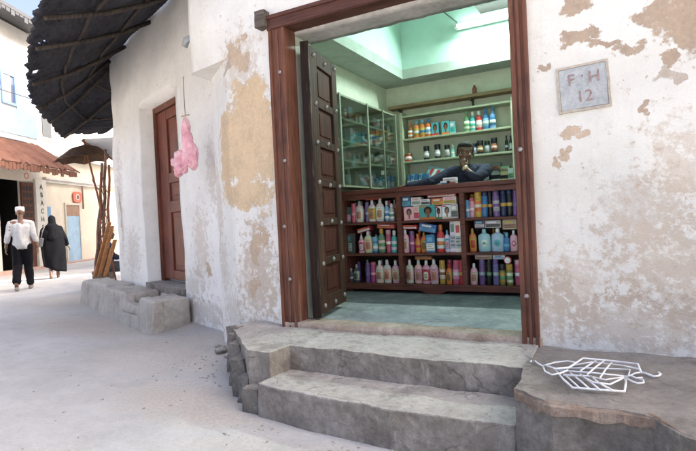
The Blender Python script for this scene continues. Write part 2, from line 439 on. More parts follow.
# door reveal behind the frame, its plaster soffit, and the rest of the shell
bm = new_bm()
box(bm, (-.46, .135, .3), (.10, .40, 3.0)); finish('reveal', bm, M_in, shop)
bm = new_bm(); box(bm, (1.96, .135, .3), (3.4, .40, 3.0)); finish('reveal', bm, M_in, shop)
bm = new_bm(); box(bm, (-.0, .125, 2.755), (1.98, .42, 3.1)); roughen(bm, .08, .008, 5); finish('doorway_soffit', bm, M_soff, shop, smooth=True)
bm = new_bm()
box(bm, (-1.15, .9, -.1), (-.46, 9, 9.0)); box(bm, (3.4, .6, -.1), (8.0, 9, 9.0)); box(bm, (-.46, 3.3, -.1), (3.4, 9, 9.0)); box(bm, (-.46, .45, 4.1), (3.4, 3.3, 9.0))
box(bm, (-.6, .42, 3.12), (3.4, .46, 4.1))
finish('masonry', bm, M_plain, shop)
bm = new_bm(); box(bm, (-1.35, -.12, 9.0), (8.1, 9.1, 9.25)); finish('roof', bm, M_plain, shop)
bm = new_bm(); box(bm, (-.42, .40, .2), (3.3, 3.2, .42)); box(bm, (.02, .13, .2), (1.95, .40, .42)); finish('floor', bm, M_floor, shop)
bm = new_bm(); box(bm, (-.459, .40, .42), (-.42, 3.29, 3.3)); box(bm, (3.3, .40, .42), (3.35, 3.25, 3.3)); box(bm, (-.42, 3.17, .42), (3.3, 3.22, 3.3)); finish('interior_wall', bm, M_in, shop)
# lowered ceiling border with a raised teal well above
bm = new_bm()
box(bm, (-.455, .40, 3.0), (-.03, 3.2, 3.12)); box(bm, (-.03, 2.83, 3.0), (3.3, 3.2, 3.12)); box(bm, (-.03, .40, 3.0), (3.3, .55, 3.12))
finish('ceiling_border', bm, M_band, shop)
bm = new_bm()
box(bm, (-.09, .5, 3.12), (-.034, 2.9, 3.95)); box(bm, (-.034, 2.834, 3.12), (3.3, 2.9, 3.95)); box(bm, (-.034, .49, 3.12), (3.3, .546, 3.95)); box(bm, (3.3, .5, 3.12), (3.35, 2.9, 3.95)); box(bm, (-.09, .49, 3.95), (3.35, 2.9, 4.05))
finish('ceiling_well', bm, M_teal, shop)
# door frame
fr = bm = new_bm()
def jamb(bm, x0, x1, inner):
    wd = x1-x0
    box(bm, (x0, -.022, .385), (x1, .13, 2.77))
    o = x1-.03 if inner > 0 else x0
    box(bm, (o, -.035, .386), (o+.03, .0, 2.765))
    o = x0 if inner > 0 else x1-.022
    box(bm, (o, -.042, .387), (o+.022, .0, 2.76))
    mid = (x0+x1)/2
    box(bm, (mid-.012, -.030, .388), (mid+.012, .0, 2.755))
jamb(bm, -.02, .125, 1); roughen(bm, .25, .0025, 2, 3); jl = bm
bm = new_bm(); jamb(bm, 1.83, 1.935, -1); roughen(bm, .25, .0025, 2, 5); jr = bm
bm = new_bm()
box(bm, (-.04, -.028, 2.77), (1.97, .125, 2.885)); box(bm, (-.04, -.045, 2.855), (1.97, 0, 2.884)); box(bm, (0, -.038, 2.775), (1.93, 0, 2.80))
roughen(bm, .3, .003, 2, 5)
frame = finish('door_frame', bm, M_frame_h, shop, bevel=.004)
finish('jamb', jl, M_frame, frame, bevel=.004); finish('jamb', jr, M_frame, frame, bevel=.004)
bm = new_bm(); box(bm, (-.125, -.07, 2.80), (-.03, .05, 2.93)); roughen(bm, .05, .005, 9, 2); finish('beam_end', bm, wood('grey_beam_wood', (.12, .10, .085), (.04, .033, .028), 'x', .8), frame, bevel=.005)
for (x, y, z) in ((.075, -.034, 2.42), (.08, -.034, 1.72), (.075, -.034, .78), (1.868, -.034, 1.62), (1.868, -.034, .70), (1.868, -.034, 2.66), (.045, -.034, 1.2)):
    bm = new_bm(); ball(bm, (x, y, z), (.016, .012, .016), 2); finish('nail_head', bm, M_stud, frame, smooth=True)
# doorway sill
bm = new_bm(); box(bm, (-.02, -.03, .30), (1.95, .16, .435)); roughen(bm, .06, .006, 6, 1)
finish('sill', bm, stone('worn_sill', ((.22, .17, .13), (.36, .29, .23), (.50, .43, .36)), .9, 5), shop, smooth=True)
# open left leaf
hx, hy, ex, ey = .205, .16, .085, .80
d = Vector((ex-hx, ey-hy, 0)); LW = d.length; d.normalize(); n = Vector((d.y, -d.x, 0))   # n faces the camera side (+x)
ML = Matrix(((d.x, n.x, 0, hx), (d.y, n.y, 0, hy), (0, 0, 1, 0), (0, 0, 0, 1)))
bm = new_bm(); z0, z1 = .47, 2.66; st = .15
panels = []
edges = [.62, .885, 1.175, 1.47, 1.79, 2.10, 2.40]
zz = [z0+.13, .86, .925, 1.19, 1.255, 1.52, 1.585, 1.85, 1.915, 2.18, 2.245, 2.53]
box(bm, (0, -.03, z0), (st, .03, z1), 0, ML); box(bm, (LW-.13, -.03, z0), (LW, .03, z1), 0, ML)
rails = [(z0, zz[0])]+[(zz[i], zz[i+1]) for i in range(1, 11, 2)]+[(zz[11], z1)]
for a_, b_ in rails: box(bm, (st, -.029, a_), (LW-.13, .029, b_), 0, ML)
leaf = finish('door_leaf', bm, M_leafw, shop, bevel=.005)
for i in range(0, 12, 2):
    bm = new_bm(); box(bm, (st, -.012, zz[i]), (LW-.13, .010, zz[i+1]), 0, ML)
    box(bm, (st+.05, .0, zz[i]+.04), (LW-.18, .018, zz[i+1]-.04), 0, ML)
    finish('panel', bm, M_leafp, leaf, bevel=.004)
for a_, b_ in rails:
    for x in (st*.5, (st+LW-.13)/2, LW-.065):
        bm = new_bm(); ball(bm, ML @ Vector((x, .032, (a_+b_)/2+random.uniform(-.02, .02))), (.017, .017, .021), 2); finish('stud', bm, M_stud, leaf, smooth=True)
bm = new_bm(); box(bm, (-.045, -.035, z0-.02), (-.010, .035, z1+.02), 0, ML)
finish('folded_stile', bm, wood('black_wood', (.024, .016, .013), (.009, .007, .006), 'z', .7, worn=(.16, .125, .10)), leaf, bevel=.004)

# ================================================================== doorstep and stone bench
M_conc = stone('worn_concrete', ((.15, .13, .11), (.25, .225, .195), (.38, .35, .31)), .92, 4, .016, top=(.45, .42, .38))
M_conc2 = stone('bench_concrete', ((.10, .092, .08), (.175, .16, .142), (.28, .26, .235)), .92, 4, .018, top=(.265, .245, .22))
steps = thing('doorstep', 'two worn concrete steps with chipped edges below the shop doorway', 'steps', (.9, -.4, 0))
bm = new_bm()
a_, b_ = prism(bm, [(-.02, -.02), (1.93, -.02), (1.93, -.46), (1.15, -.475), (.33, -.44), (.325, -.66), (.14, -.66), (-.04, -.50), (-.44, -.15), (-.45, .05), (-.4, .1), (-.02, .02)], -.1, .375)
roughen(bm, .05, .013, 5, 2)
for v in bm.verts:
    if v.co.z > .3: v.co.z += max(0, (v.co.y+.45))*.05
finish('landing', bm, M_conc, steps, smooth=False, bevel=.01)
bm = new_bm()
prism(bm, [(.34, -.42), (1.93, -.42), (1.93, -.85), (1.3, -.885), (.7, -.84), (.30, -.78)], -.1, .205)
roughen(bm, .05, .011, 5, 8)
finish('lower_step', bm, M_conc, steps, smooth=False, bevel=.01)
# ragged stub of broken masonry at the left end
bm = new_bm()
for (x, y, r_, h) in ((-.43, -.13, .05, .40), (-.34, -.22, .05, .36), (-.22, -.34, .055, .33), (-.05, -.50, .06, .27), (.08, -.61, .05, .18), (.22, -.70, .06, .15)):
    box(bm, (x-r_, y-r_, -.1), (x+r_, y+r_, h))
roughen(bm, .04, .018, 8, 4)
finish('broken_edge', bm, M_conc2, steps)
bench = thing('stone_bench', 'rough concrete bench against the peeling wall right of the doorstep', 'bench', (2.6, -.5, 0))
bm = new_bm()
prism(bm, [(1.92, -.0), (8, -.2), (8, -1.5), (2.75, -1.32), (2.60, -1.17), (2.5, -1.0), (2.36, -.985), (2.11, -1.0), (1.935, -.87), (1.915, -.52)], -.1, .385)
roughen(bm, .055, .014, 4, 6)
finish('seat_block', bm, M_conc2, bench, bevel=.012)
edge_ = [(1.935, -.872), (2.02, -.935), (2.11, -1.002), (2.24, -.995), (2.36, -.988), (2.43, -.990), (2.5, -1.003), (2.55, -1.08), (2.60, -1.172), (2.68, -1.25), (2.75, -1.322), (3.4, -1.36)]
bm = new_bm(); rings = []
for i in range(61):
    p = cat_pts(edge_, i/60); lowz = .335+.022*noise.noise(Vector((i*.23, 0, 0)))+.012*noise.noise(Vector((i*.9, 4, 0)))
    o_ = .010+.006*noise.noise(Vector((i*.6, 9, 0)))
    rings.append([bm.verts.new(q) for q in ((p.x, p.y+.03, lowz), (p.x+o_*.3, p.y-o_, lowz), (p.x+o_*.2, p.y-o_*.8, .374), (p.x, p.y+.012, .385), (p.x, p.y+.04, .383))])
for a_, b_ in zip(rings, rings[1:]):
    for q in range(5): bm.faces.new((a_[q], a_[(q+1) % 5], b_[(q+1) % 5], b_[q]))
bm.faces.new(rings[0]); bm.faces.new(rings[-1][::-1])
roughen(bm, .025, .006, 11, 9)
finish('crumbling_edge', bm, stone('broken_plaster', ((.15, .11, .085), (.25, .19, .15), (.38, .32, .265)), .95, 7), bench)
# white wire rack with curled hooks
M_wire = mat('white_enamel', (.84, .85, .86), .5, .12, 14, .1, dark=(.58, .52, .46))
STROKES = [[(1.941, -0.432, 0.4), (1.942, -0.402, 0.4), (1.96, -0.402, 0.4), (1.981, -0.447, 0.4), (2.01, -0.487, 0.4), (2.022, -0.472, 0.4)], [(2.026, -0.499, 0.408), (2.067, -0.43, 0.408), (2.126, -0.381, 0.408), (2.177, -0.403, 0.408)], [(2.021, -0.546, 0.416), (2.044, -0.637, 0.416), (2.083, -0.682, 0.416), (2.118, -0.64, 0.416), (2.145, -0.581, 0.416)], [(2.081, -0.606, 0.424), (2.15, -0.557, 0.424), (2.202, -0.358, 0.424), (2.345, -0.367, 0.424), (2.46, -0.386, 0.424), (2.47, -0.529, 0.424)], [(2.471, -0.445, 0.4), (2.495, -0.461, 0.4), (2.523, -0.499, 0.4), (2.544, -0.482, 0.4), (2.555, -0.449, 0.4), (2.547, -0.418, 0.4)], [(2.082, -0.56, 0.408), (2.137, -0.711, 0.408), (2.188, -0.823, 0.408), (2.295, -0.812, 0.408), (2.399, -0.797, 0.408), (2.405, -0.658, 0.408), (2.399, -0.57, 0.408)], [(2.399, -0.597, 0.416), (2.427, -0.578, 0.416), (2.45, -0.606, 0.416), (2.474, -0.589, 0.416)], [(2.4, -0.633, 0.424), (2.432, -0.692, 0.424), (2.454, -0.71, 0.424), (2.477, -0.693, 0.424), (2.476, -0.65, 0.424), (2.461, -0.647, 0.424)], [(2.196, -0.269, 0.4), (2.16, -0.413, 0.4), (2.135, -0.508, 0.4)], [(2.268, -0.304, 0.408), (2.23, -0.44, 0.408), (2.201, -0.544, 0.408)], [(2.344, -0.337, 0.416), (2.315, -0.506, 0.416), (2.293, -0.672, 0.416)], [(2.305, -0.369, 0.424), (2.265, -0.527, 0.424), (2.24, -0.644, 0.424)], [(2.109, -0.558, 0.4), (2.163, -0.675, 0.4), (2.218, -0.799, 0.4)], [(2.159, -0.598, 0.408), (2.212, -0.706, 0.408), (2.259, -0.817, 0.408)], [(2.207, -0.628, 0.416), (2.259, -0.737, 0.416), (2.303, -0.838, 0.416)], [(2.256, -0.666, 0.424), (2.294, -0.76, 0.424), (2.354, -0.852, 0.424)], [(2.12, -0.492, 0.4), (2.267, -0.441, 0.4), (2.424, -0.417, 0.4), (2.415, -0.528, 0.4)], [(2.09, -0.572, 0.408), (2.247, -0.557, 0.408), (2.415, -0.565, 0.408)], [(2.133, -0.669, 0.416), (2.24, -0.645, 0.416), (2.32, -0.68, 0.416), (2.397, -0.607, 0.416)], [(2.217, -0.68, 0.424), (2.27, -0.76, 0.424), (2.341, -0.768, 0.424), (2.397, -0.643, 0.424)], [(2.471, -0.445, 0.4), (2.446, -0.469, 0.4), (2.415, -0.538, 0.4)], [(2.148, -0.468, 0.408), (2.25, -0.356, 0.408), (2.396, -0.382, 0.408), (2.469, -0.424, 0.408)], [(2.03, -0.527, 0.416), (2.068, -0.557, 0.416), (2.098, -0.577, 0.416)]]
rack = thing('wire_rack', 'white wire rack with curled hooks lying flat on the stone bench', 'wire rack', (2.25, -.5, .387))
for i, st_ in enumerate(STROKES):
    bm = new_bm(); rings = tube(bm, st_, .0055 if i in (5, 3, 4) else .0045, 6)
    finish('hook' if i in (0, 4, 6, 7) else 'bar', bm, M_wire, rack, smooth=True)

# ================================================================== number plaque
pq = thing('wall_plaque', 'grey stone plaque with faded red letters set in the wall right of the doorway', 'plaque', (2.24, -.03, 1.95))
MP = Matrix.Translation((2.238, -.008, 1.95)) @ Matrix.Rotation(R(-2), 4, 'Y') @ Matrix.Rotation(R(-1.5), 4, 'Z')
bm = new_bm(); box(bm, (-.128, -.016, -.122), (.128, .03, .122), 0, MP); roughen(bm, .03, .002, 9, 1)
finish('slab', bm, stone('plaque_stone', ((.32, .345, .345), (.43, .455, .46), (.54, .56, .56)), .85, 9, .004, aged=0), pq, bevel=.003)
bm = new_bm()
for lo, hi in (((-.142, -.018, .124), (.142, .02, .138)), ((-.142, -.018, -.138), (.142, .02, -.124)), ((-.142, -.018, -.124), (-.129, .02, .124)), ((.129, -.018, -.124), (.142, .02, .124))): box(bm, lo, hi, 0, MP)
roughen(bm, .03, .0035, 12, 4); finish('mortar_edge', bm, mat('old_mortar', (.46, .41, .34), .95, .3, 40, .4), pq)
M_let = mat('faded_red_paint', (.33, .235, .225), .9, .35, 60, 0)
for s_, zc, sz in (('F', .05, .095), ('H', .05, .095), ('·', .065, .09), ('12', -.055, .095)):
    me = text_mesh(s_, sz, .0015); x = {'F': -.062, 'H': .062, '·': 0, '12': .005}[s_]
    o = add('lettering', me, M_let, pq)
    o.matrix_basis = MP @ Matrix.Translation((x, -.0185, zc)) @ Matrix.Rotation(R(90), 4, 'X')

# ================================================================== neighbouring house on the left
th = R(22.3); LD = Vector((-math.cos(th), math.sin(th), 0)); LN = Vector((math.sin(th), math.cos(th), 0)); L0 = Vector((-1, .632, 0))
def lp(s, off=0, z=0):
    p = L0+LD*s+LN*off; return Vector((p.x, p.y, z))
ML_ = Matrix(((-LD.x, LN.x, 0, L0.x), (-LD.y, LN.y, 0, L0.y), (0, 0, 1, 0), (0, 0, 0, 1)))   # local x = -s, y = into the house
house = thing('corner_house', 'white plastered house with a carved brown door and a ragged dark awning', 'house', lp(2.5))
M_lw = plaster('limewash_house', (.87, .85, .80), [(-4.72, 1.5, .05, .4, GRY), (-1.75, .75, .06, .1, TAN)],
    [(-1.85, 1.0, .3, .6, TAN), (-2.1, .55, .4, .25, GRY), (-4.2, .9, .4, .5, GRY), (-4.7, 1.6, .2, 1.2, GRY), (-1.5, 1.8, .2, .5, GRY), (-2, .25, 1.4, .2, BRN)], dirt=.42)
OL, OR = 2.86, 1.47
bm = new_bm()
e1 = lp(4.33, .02); e2 = lp(4.42, .12)
pts = [(e2.x+LN.x*7, e2.y+LN.y*7), (e2.x, e2.y), (e1.x, e1.y), tuple(lp(4.22, 0))[:2], tuple(lp(.05, 0))[:2]]
tot = 7+(e1-e2).length+(lp(4.22)-e1).length
wall_sheet(bm, pts, -.1, 6.2, holes=[(tot+4.22-OL, tot+4.22-OR, .42, 2.97)], res=.09, amp=.018, depth=.32)
finish('wall', bm, M_lw, house, smooth=True)
bm = new_bm(); prism(bm, [tuple(lp(4.28, .3))[:2], tuple(lp(.40, .3))[:2], (-1.24, 9.0), tuple(lp(4.28, 7))[:2]], -.1, 6.2); finish('masonry', bm, M_plain, house)
bm = new_bm(); prism(bm, [tuple(lp(4.55, -.12))[:2], tuple(lp(.30, -.12))[:2], (-1.23, 9.1), tuple(lp(4.55, 7.1))[:2]], 6.2, 6.4); finish('roof', bm, M_plain, house)
M_dw = wood('carved_door_wood', (.17, .043, .022), (.05, .014, .009), 'z', .5)
M_dw2 = wood('door_frame_wood', (.15, .05, .03), (.055, .02, .014), 'z', .6)
bm = new_bm()
box(bm, (-2.855, .19, .47), (-2.77, .27, 2.965), 0, ML_); box(bm, (-1.56, .19, .47), (-1.475, .27, 2.965), 0, ML_); box(bm, (-2.77, .191, 2.88), (-1.56, .27, 2.964), 0, ML_)
box(bm, (-2.80, .175, .48), (-2.785, .2, 2.9), 0, ML_)
finish('door_frame', bm, M_dw2, house, bevel=.006)
bm = new_bm()
box(bm, (-2.765, .22, .50), (-2.42, .265, 2.875), 0, ML_); box(bm, (-1.82, .22, .50), (-1.565, .265, 2.875), 0, ML_)
for a_, b_ in ((.50, .63), (1.44, 1.60), (1.85, 1.99), (2.74, 2.875)): box(bm, (-2.42, .221, a_), (-1.82, .264, b_), 0, ML_)
dl = finish('door_leaf', bm, M_dw, house, bevel=.008)
for a_, b_ in ((.63, 1.44), (1.60, 1.85), (1.99, 2.74)):
    bm = new_bm(); box(bm, (-2.42, .245, a_), (-1.82, .26, b_), 0, ML_)
    if b_ < 2.7: box(bm, (-2.33, .230, a_+.07), (-1.91, .25, b_-.07), 0, ML_)
    else:
        arc = [(-2.33, 2.08), (-1.91, 2.08), (-1.91, 2.44)]+[(-2.12+.21*math.cos(t), 2.44+.22*math.sin(t)) for t in [math.pi*i/10 for i in range(1, 10)]]+[(-2.33, 2.44)]
        f_ = [bm.verts.new(ML_ @ Vector((x, .232, z))) for x, z in arc]; g_ = [bm.verts.new(ML_ @ Vector((x, .25, z))) for x, z in arc]
        bm.faces.new(f_); bm.faces.new(g_[::-1])
        for i in range(len(arc)): bm.faces.new((f_[i], f_[(i+1) % len(arc)], g_[(i+1) % len(arc)], g_[i]))
    finish('panel', bm, M_dw, dl, bevel=.006)
bm = new_bm(); box(bm, (-2.9, -.02, .36), (-1.45, .28, .465), 0, ML_); roughen(bm, .08, .008, 5, 3); finish('threshold', bm, M_conc, house, bevel=.006)

back_house = thing('back_house', 'unseen plain white house added behind the corner house to shade the far street', 'house', (-6.5, 11, 0))  # out-of-view block added so the far house fronts fall in shade
bm = new_bm(); prism(bm, [(-7.9, 7.6), (-3.0, 9.4), (-6.0, 18), (-11.5, 16.5)], -.1, 11.0); finish('wall', bm, M_plain, back_house)
bm = new_bm(); prism(bm, [(-8.0, 7.5), (-2.9, 9.3), (-5.9, 18.1), (-11.6, 16.6)], 11.0, 11.15); finish('roof', bm, M_plain, back_house)

# ragged dark awning wrapped round the house corner
ATT = [lp(.3, .0), lp(.8, 0), lp(1.4, 0), lp(2.2, 0), lp(3.1, 0), lp(3.7, 0), lp(4.2, .0), lp(4.35, .06), lp(4.4, .6), lp(4.4, 1.2)]
EAV = [(-1.25, -.93), (-1.60, -.84), (-1.95, -.72), (-2.55, -.41), (-3.48, .082), (-4.50, .70), (-5.139, 1.16), (-5.80, 1.67), (-7.213, 2.82), (-6.2, 3.10)]
def cat(pts, t):
    x = t*(len(pts)-1); i = min(int(x), len(pts)-2); f_ = x-i
    return Vector(pts[i]).lerp(Vector(pts[i+1]), f_)
A3 = [Vector((p.x, p.y, 4.04)) for p in ATT]; E3 = [Vector((x, y, 3.10)) for x, y in EAV]
def awn(u, v):
    p = cat(A3, u).lerp(cat(E3, u), v); p.z += -.10*math.sin(v*math.pi)*.6
    return p
aw_holes = [(.215, .90), (.226, .87), (.232, .925), (.243, .885), (.250, .855), (.256, .91), (.222, .84), (.236, .845), (.32, .965), (.325, .94), (.345, .90), (.352, .94)]
bm = new_bm(); NU, NV = 150, 44; V = {}
random.seed(3)
rag = [random.uniform(-.015, .02)+.02*math.sin(i*.9)*random.random() for i in range(NU+1)]
for i in range(NU+1):
    for j in range(NV+1):
        u, v = i/NU, j/NV
        p = awn(u, v*(1+rag[i])); p.z += .004*math.sin(i*2.6)+noise.noise(p*2.2)*.035
        V[i, j] = bm.verts.new(p)
for i in range(NU):
    for j in range(NV):
        u, v = (i+.5)/NU, (j+.5)/NV
        if any(((u-a)/.0052)**2+((v-b)/.016)**2 < 1 for a, b in aw_holes): continue
        if .452 < u < .472 and .915 < v < .975: continue          # torn slot near the edge
        if .484 < u < .494 and .93 < v < .99: continue
        bm.faces.new((V[i, j], V[i+1, j], V[i+1, j+1], V[i, j+1]))
M_aw = mat('sooty_roof_sheet', (.042, .042, .048), .95, .55, 6, .9, stretch=(1, 1, 9), dark=(.010, .010, .012))  # dark blue-grey sheet with a mottled tone
M_pole = wood('grey_pole_wood', (.075, .062, .054), (.025, .021, .019), 'z', .9)
awning = finish('awning', bm, M_aw, house, smooth=True)
q = awning.modifiers.new('thick', 'SOLIDIFY'); q.thickness = .03; q.offset = 1
for u in (.03, .19, .34, .49, .66, .79, .89):
    bm = new_bm(); tube(bm, [awn(u+random.uniform(-.004, .004), v)+Vector((0, 0, -.055)) for v in (.0, .3, .6, .97)], [.028, .026, .024, .020], 8)
    finish('rafter', bm, M_pole, awning, smooth=True)
for v in (.30, .68):
    bm = new_bm(); tube(bm, [awn(u, v+random.uniform(-.015, .015))+Vector((0, 0, -.02)) for u in [i/26 for i in range(27)]], .020, 7)
    finish('purlin', bm, M_pole, awning, smooth=True)
# drain stub on the oversailing corner
bm = new_bm(); tube(bm, [(-1.20, .34, 3.06), (-1.27, .33, 3.05), (-1.30, .33, 2.99)], [.035, .035, .03], 10); finish('drain_stub', bm, mat('grey_pipe', (.28, .30, .31), .6, .2, 20, .1), shop, smooth=True)

# bench of stone blocks along the house
lb = thing('masonry_bench', 'low grey masonry bench with a notch in front of the carved brown door', 'bench', lp(2.6, -.25))
def lblock(name, s0, s1, o0, o1, h, sd, skew=0, lean=.08):
    bm = new_bm(); a_, b_ = prism(bm, [tuple(lp(s, o))[:2] for s, o in ((s1+skew, o0), (s0+skew*.3, o0), (s0, o1), (s1, o1))], -.15, h)
    for v in b_:
        if (v.co-L0).dot(LN) < -.3: v.co += LN*lean
    bmesh.ops.bevel(bm, geom=bm.edges[:], offset=.045, segments=3, affect='EDGES', profile=.5)
    roughen(bm, .06, .020, 3.2, sd); finish(name, bm, M_lbench, lb, smooth=True)
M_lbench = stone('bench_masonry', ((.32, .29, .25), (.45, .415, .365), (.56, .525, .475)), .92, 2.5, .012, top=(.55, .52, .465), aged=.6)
lblock('end_block', 3.46, 4.95, -.50, -.01, .41, 11, .05)
bm = new_bm(); a_, b_ = prism(bm, [tuple(lp(s, o))[:2] for s, o in ((3.58, -.56), (1.22, -.57), (1.24, -.34), (3.46, -.34))], -.15, .395)
for v in b_:
    if (v.co-L0).dot(LN) < -.45: v.co += LN*.10
bmesh.ops.bevel(bm, geom=bm.edges[:], offset=.03, segments=3, affect='EDGES', profile=.5); roughen(bm, .05, .016, 3.2, 12)
for v in bm.verts:
    s_ = (v.co-L0).dot(LD)
    if v.co.z > .2: v.co.z -= .12*max(0, min(1, (s_-1.72)/.08, (2.36-s_)/.08))
finish('front_wall', bm, M_lbench, lb, smooth=True)
lblock('seat_block', 2.32, 3.40, -.42, -.01, .40, 17, 0, 0)
lblock('notch_floor', 1.66, 2.40, -.40, -.01, .14, 15, 0, 0)
lblock('step_block', 1.24, 1.76, -.42, -.03, .40, 14, 0, 0)

# ================================================================== pink bundle on a wire
pb = thing('plastic_bag', 'pink plastic bag of laundry hanging from a wire on the white wall', 'bag', (-1.60, .48, 1.95))
M_pink = NT('pink_plastic'); kk = M_pink; kk.base(kk.ramp(kk.noise(kk.coord(), 9, 5), [(.35, (.66, .30, .35)), (.5, (.80, .42, .47)), (.68, (.86, .58, .60))]), .24)
kk.b.inputs['Subsurface Weight'].default_value = .0; kk.bump(kk.noise(kk.coord(), 26, 5, .7, 1.2), .7, .02)
BC = Vector((-1.52, .49, -.03))
def bagpt(dx, z): return BC+Vector((dx*.90, dx*-.28, z))
bm = new_bm()
for dx, z, rx, rz, dy in ((.04, 2.24, .030, .15, 0), (.055, 2.12, .060, .14, 0), (.085, 2.02, .085, .12, .02), (.11, 1.93, .060, .10, .02), (.03, 1.97, .05, .10, -.02), (-.05, 1.98, .075, .075, -.05), (-.10, 1.93, .085, .065, -.05), (-.165, 1.955, .035, .035, -.05), (-.07, 1.87, .070, .065, -.05), (.005, 1.845, .03, .04, -.04), (-.10, 1.815, .03, .035, -.05)):
    ball(bm, bagpt(dx, z)+Vector((0, dy, 0)), (rx, .055, rz), 3)
me = remeshed('bag', bm, .008, 1)
for v in me.vertices:
    p = Vector(v.co); n_ = Vector(v.normal)
    cre = abs(noise.noise(Vector((p.x*16, p.y*16, p.z*5))))+.6*abs(noise.noise(Vector((p.x*30+5, p.y*30, p.z*14))))
    v.co = p-n_*cre*.026+n_*.008
add('bag', me, M_pink.m, pb, smooth=True)
bm = new_bm(); tube(bm, [bagpt(.035, 2.40), bagpt(.03, 2.62), bagpt(.035, 2.80)], .004, 6); finish('wire', bm, mat('rusty_wire', (.20, .16, .13), .7, .3, 30, 0), pb)
bm = new_bm(); tube(bm, [bagpt(-.05, 2.405), bagpt(.12, 2.395)], .008, 6); finish('stick', bm, mat('pale_stick', (.45, .34, .24), .8, .2, 30, 0), pb)

# ================================================================== shop fittings
M_cw = wood('counter_wood', (.16, .05, .035), (.06, .02, .016), 'x', .5)
M_shw = mat('pale_green_shelf_paint', (.42, .45, .32), .7, .15, 20, .1)
counter = thing('shop_counter', 'dark red wooden counter with three open bays of shelves full of toiletries', 'counter', (.7, 1.85, .42))
CX0, CX1, CY0, CY1 = -.37, 1.84, 1.65, 2.05
bm = new_bm(); box(bm, (CX0-.03, CY0-.03, 1.495), (CX1+.02, CY1+.03, 1.54)); finish('counter_top', bm, M_cw, counter, bevel=.005)
bm = new_bm(); box(bm, (CX0, CY0-.012, 1.44), (CX1, CY0+.02, 1.494)); finish('top_rail', bm, M_cw, counter, bevel=.004)
bm = new_bm(); box(bm, (CX0, CY0-.012, .455), (CX1, CY0+.03, .52)); box(bm, (CX0, CY0+.03, .47), (CX1, CY1, .515)); finish('base_board', bm, M_cw, counter, bevel=.004)
for z in (.845, 1.188):
    bm = new_bm(); box(bm, (CX0, CY0, z-.026), (CX1, CY1-.02, z)); finish('shelf', bm, M_cw, counter, bevel=.003)
for x in (CX0+.02, .325, 1.005, 1.79):
    bm = new_bm(); box(bm, (x-.024, CY0-.008, .516), (x+.024, CY1-.01, 1.44)); finish('divider', bm, M_cw, counter, bevel=.003)
bm = new_bm(); box(bm, (CX0, CY1-.018, .42), (CX1, CY1, 1.494)); finish('back_panel', bm, wood('dark_back_wood', (.05, .035, .03), (.02, .014, .012), 'x'), counter)
bm = new_bm()
ft = [(.50, .457), (.55, .44), (.59, .425), (.62, .40), (.67, .385), (.72, .40), (.75, .425), (.79, .44), (.84, .457)]
fa = [bm.verts.new((x, CY0-.008, z+.003)) for x, z in ft]; fb = [bm.verts.new((x, CY0+.03, z+.003)) for x, z in ft]
bm.faces.new(fa); bm.faces.new(fb[::-1])
for i in range(len(ft)): bm.faces.new((fa[i], fa[(i+1) % len(ft)], fb[(i+1) % len(ft)], fb[i]))
finish('apron', bm, M_cw, counter)
for x in (CX0+.05, 1.77):
    bm = new_bm(); box(bm, (x-.04, CY0+.04, .42), (x+.04, CY1-.05, .47)); finish('foot', bm, M_cw, counter)
    
wall_unit = thing('wall_shelves', 'pale green open shelves along the back wall behind the vendor', 'shelves', (.57, 3.05, 1.2))
for x in (-.135, 1.295, 2.3):
    bm = new_bm(); box(bm, (x-.022, 2.95, .42), (x+.022, 3.168, 2.60)); finish('post', bm, M_shw, wall_unit, bevel=.003)
for z in (1.62, 1.955, 2.25, 2.555):
    bm = new_bm(); box(bm, (-.112, 2.955, z-.024), (1.272, 3.168, z)); box(bm, (1.318, 2.955, z-.024), (2.278, 3.168, z)); finish('shelf', bm, M_shw, wall_unit, bevel=.003)
hs = thing('high_shelf', 'long bare wooden shelf on brackets high on the back wall', 'shelf', (.6, 3.08, 2.68))
bm = new_bm(); box(bm, (-.33, 3.0, 2.675), (2.4, 3.168, 2.715)); finish('board', bm, wood('bare_board', (.30, .21, .13), (.14, .09, .055), 'x', .8), hs)
for x in (-.2, .78, 1.7):
    bm = new_bm(); box(bm, (x-.012, 3.02, 2.645), (x+.012, 3.166, 2.674)); box(bm, (x-.012, 3.145, 2.56), (x+.012, 3.167, 2.645)); finish('bracket', bm, mat('dark_iron', (.05, .045, .04), .6, .2, 20, 0), hs)
bm = new_bm(); lathe(bm, [(.02, 0), (.028, .02), (.028, .07), (.015, .09), (.015, .11)], 12, (.83, 3.06, 2.717)); tag(finish('small_bottle', bm, paint((.25, .07, .04))), 'small brown bottle alone on the high bare shelf', 'bottle')
cab = thing('wall_cabinet', 'green painted cabinet of small shelves on the left interior wall', 'cabinet', (-.29, 1.9, 1.6))
M_cb = mat('drab_green_paint', (.24, .27, .19), .65, .2, 20, .1)
CXF = -.174; CYA, CYB = .72, 2.86
for z, nm in ((1.60, 'shelf'), (1.875, 'shelf'), (2.085, 'shelf'), (2.32, 'shelf'), (2.565, 'top')):
    bm = new_bm(); box(bm, (-.415, CYA, z-.022), (CXF, CYB, z)); finish(nm, bm, M_cb, cab, bevel=.003)
for y in (CYA+.012, 1.36, 2.02, 2.45, CYB-.012):
    w_ = .012 if y != 2.45 else .006
    for za, zb in ((1.601, 1.852), (1.876, 2.062), (2.086, 2.297), (2.321, 2.542)):
        pass
    bm = new_bm(); box(bm, (CXF+.001, y-w_, 1.58), (CXF+.016, y+w_, 2.565)); finish('upright', bm, M_cb, cab)
bm = new_bm(); box(bm, (-.417, CYA, 1.58), (-.405, CYB, 2.56)); finish('back_panel', bm, mat('cabinet_back', (.10, .14, .12), .8, .15, 12, 0), cab)

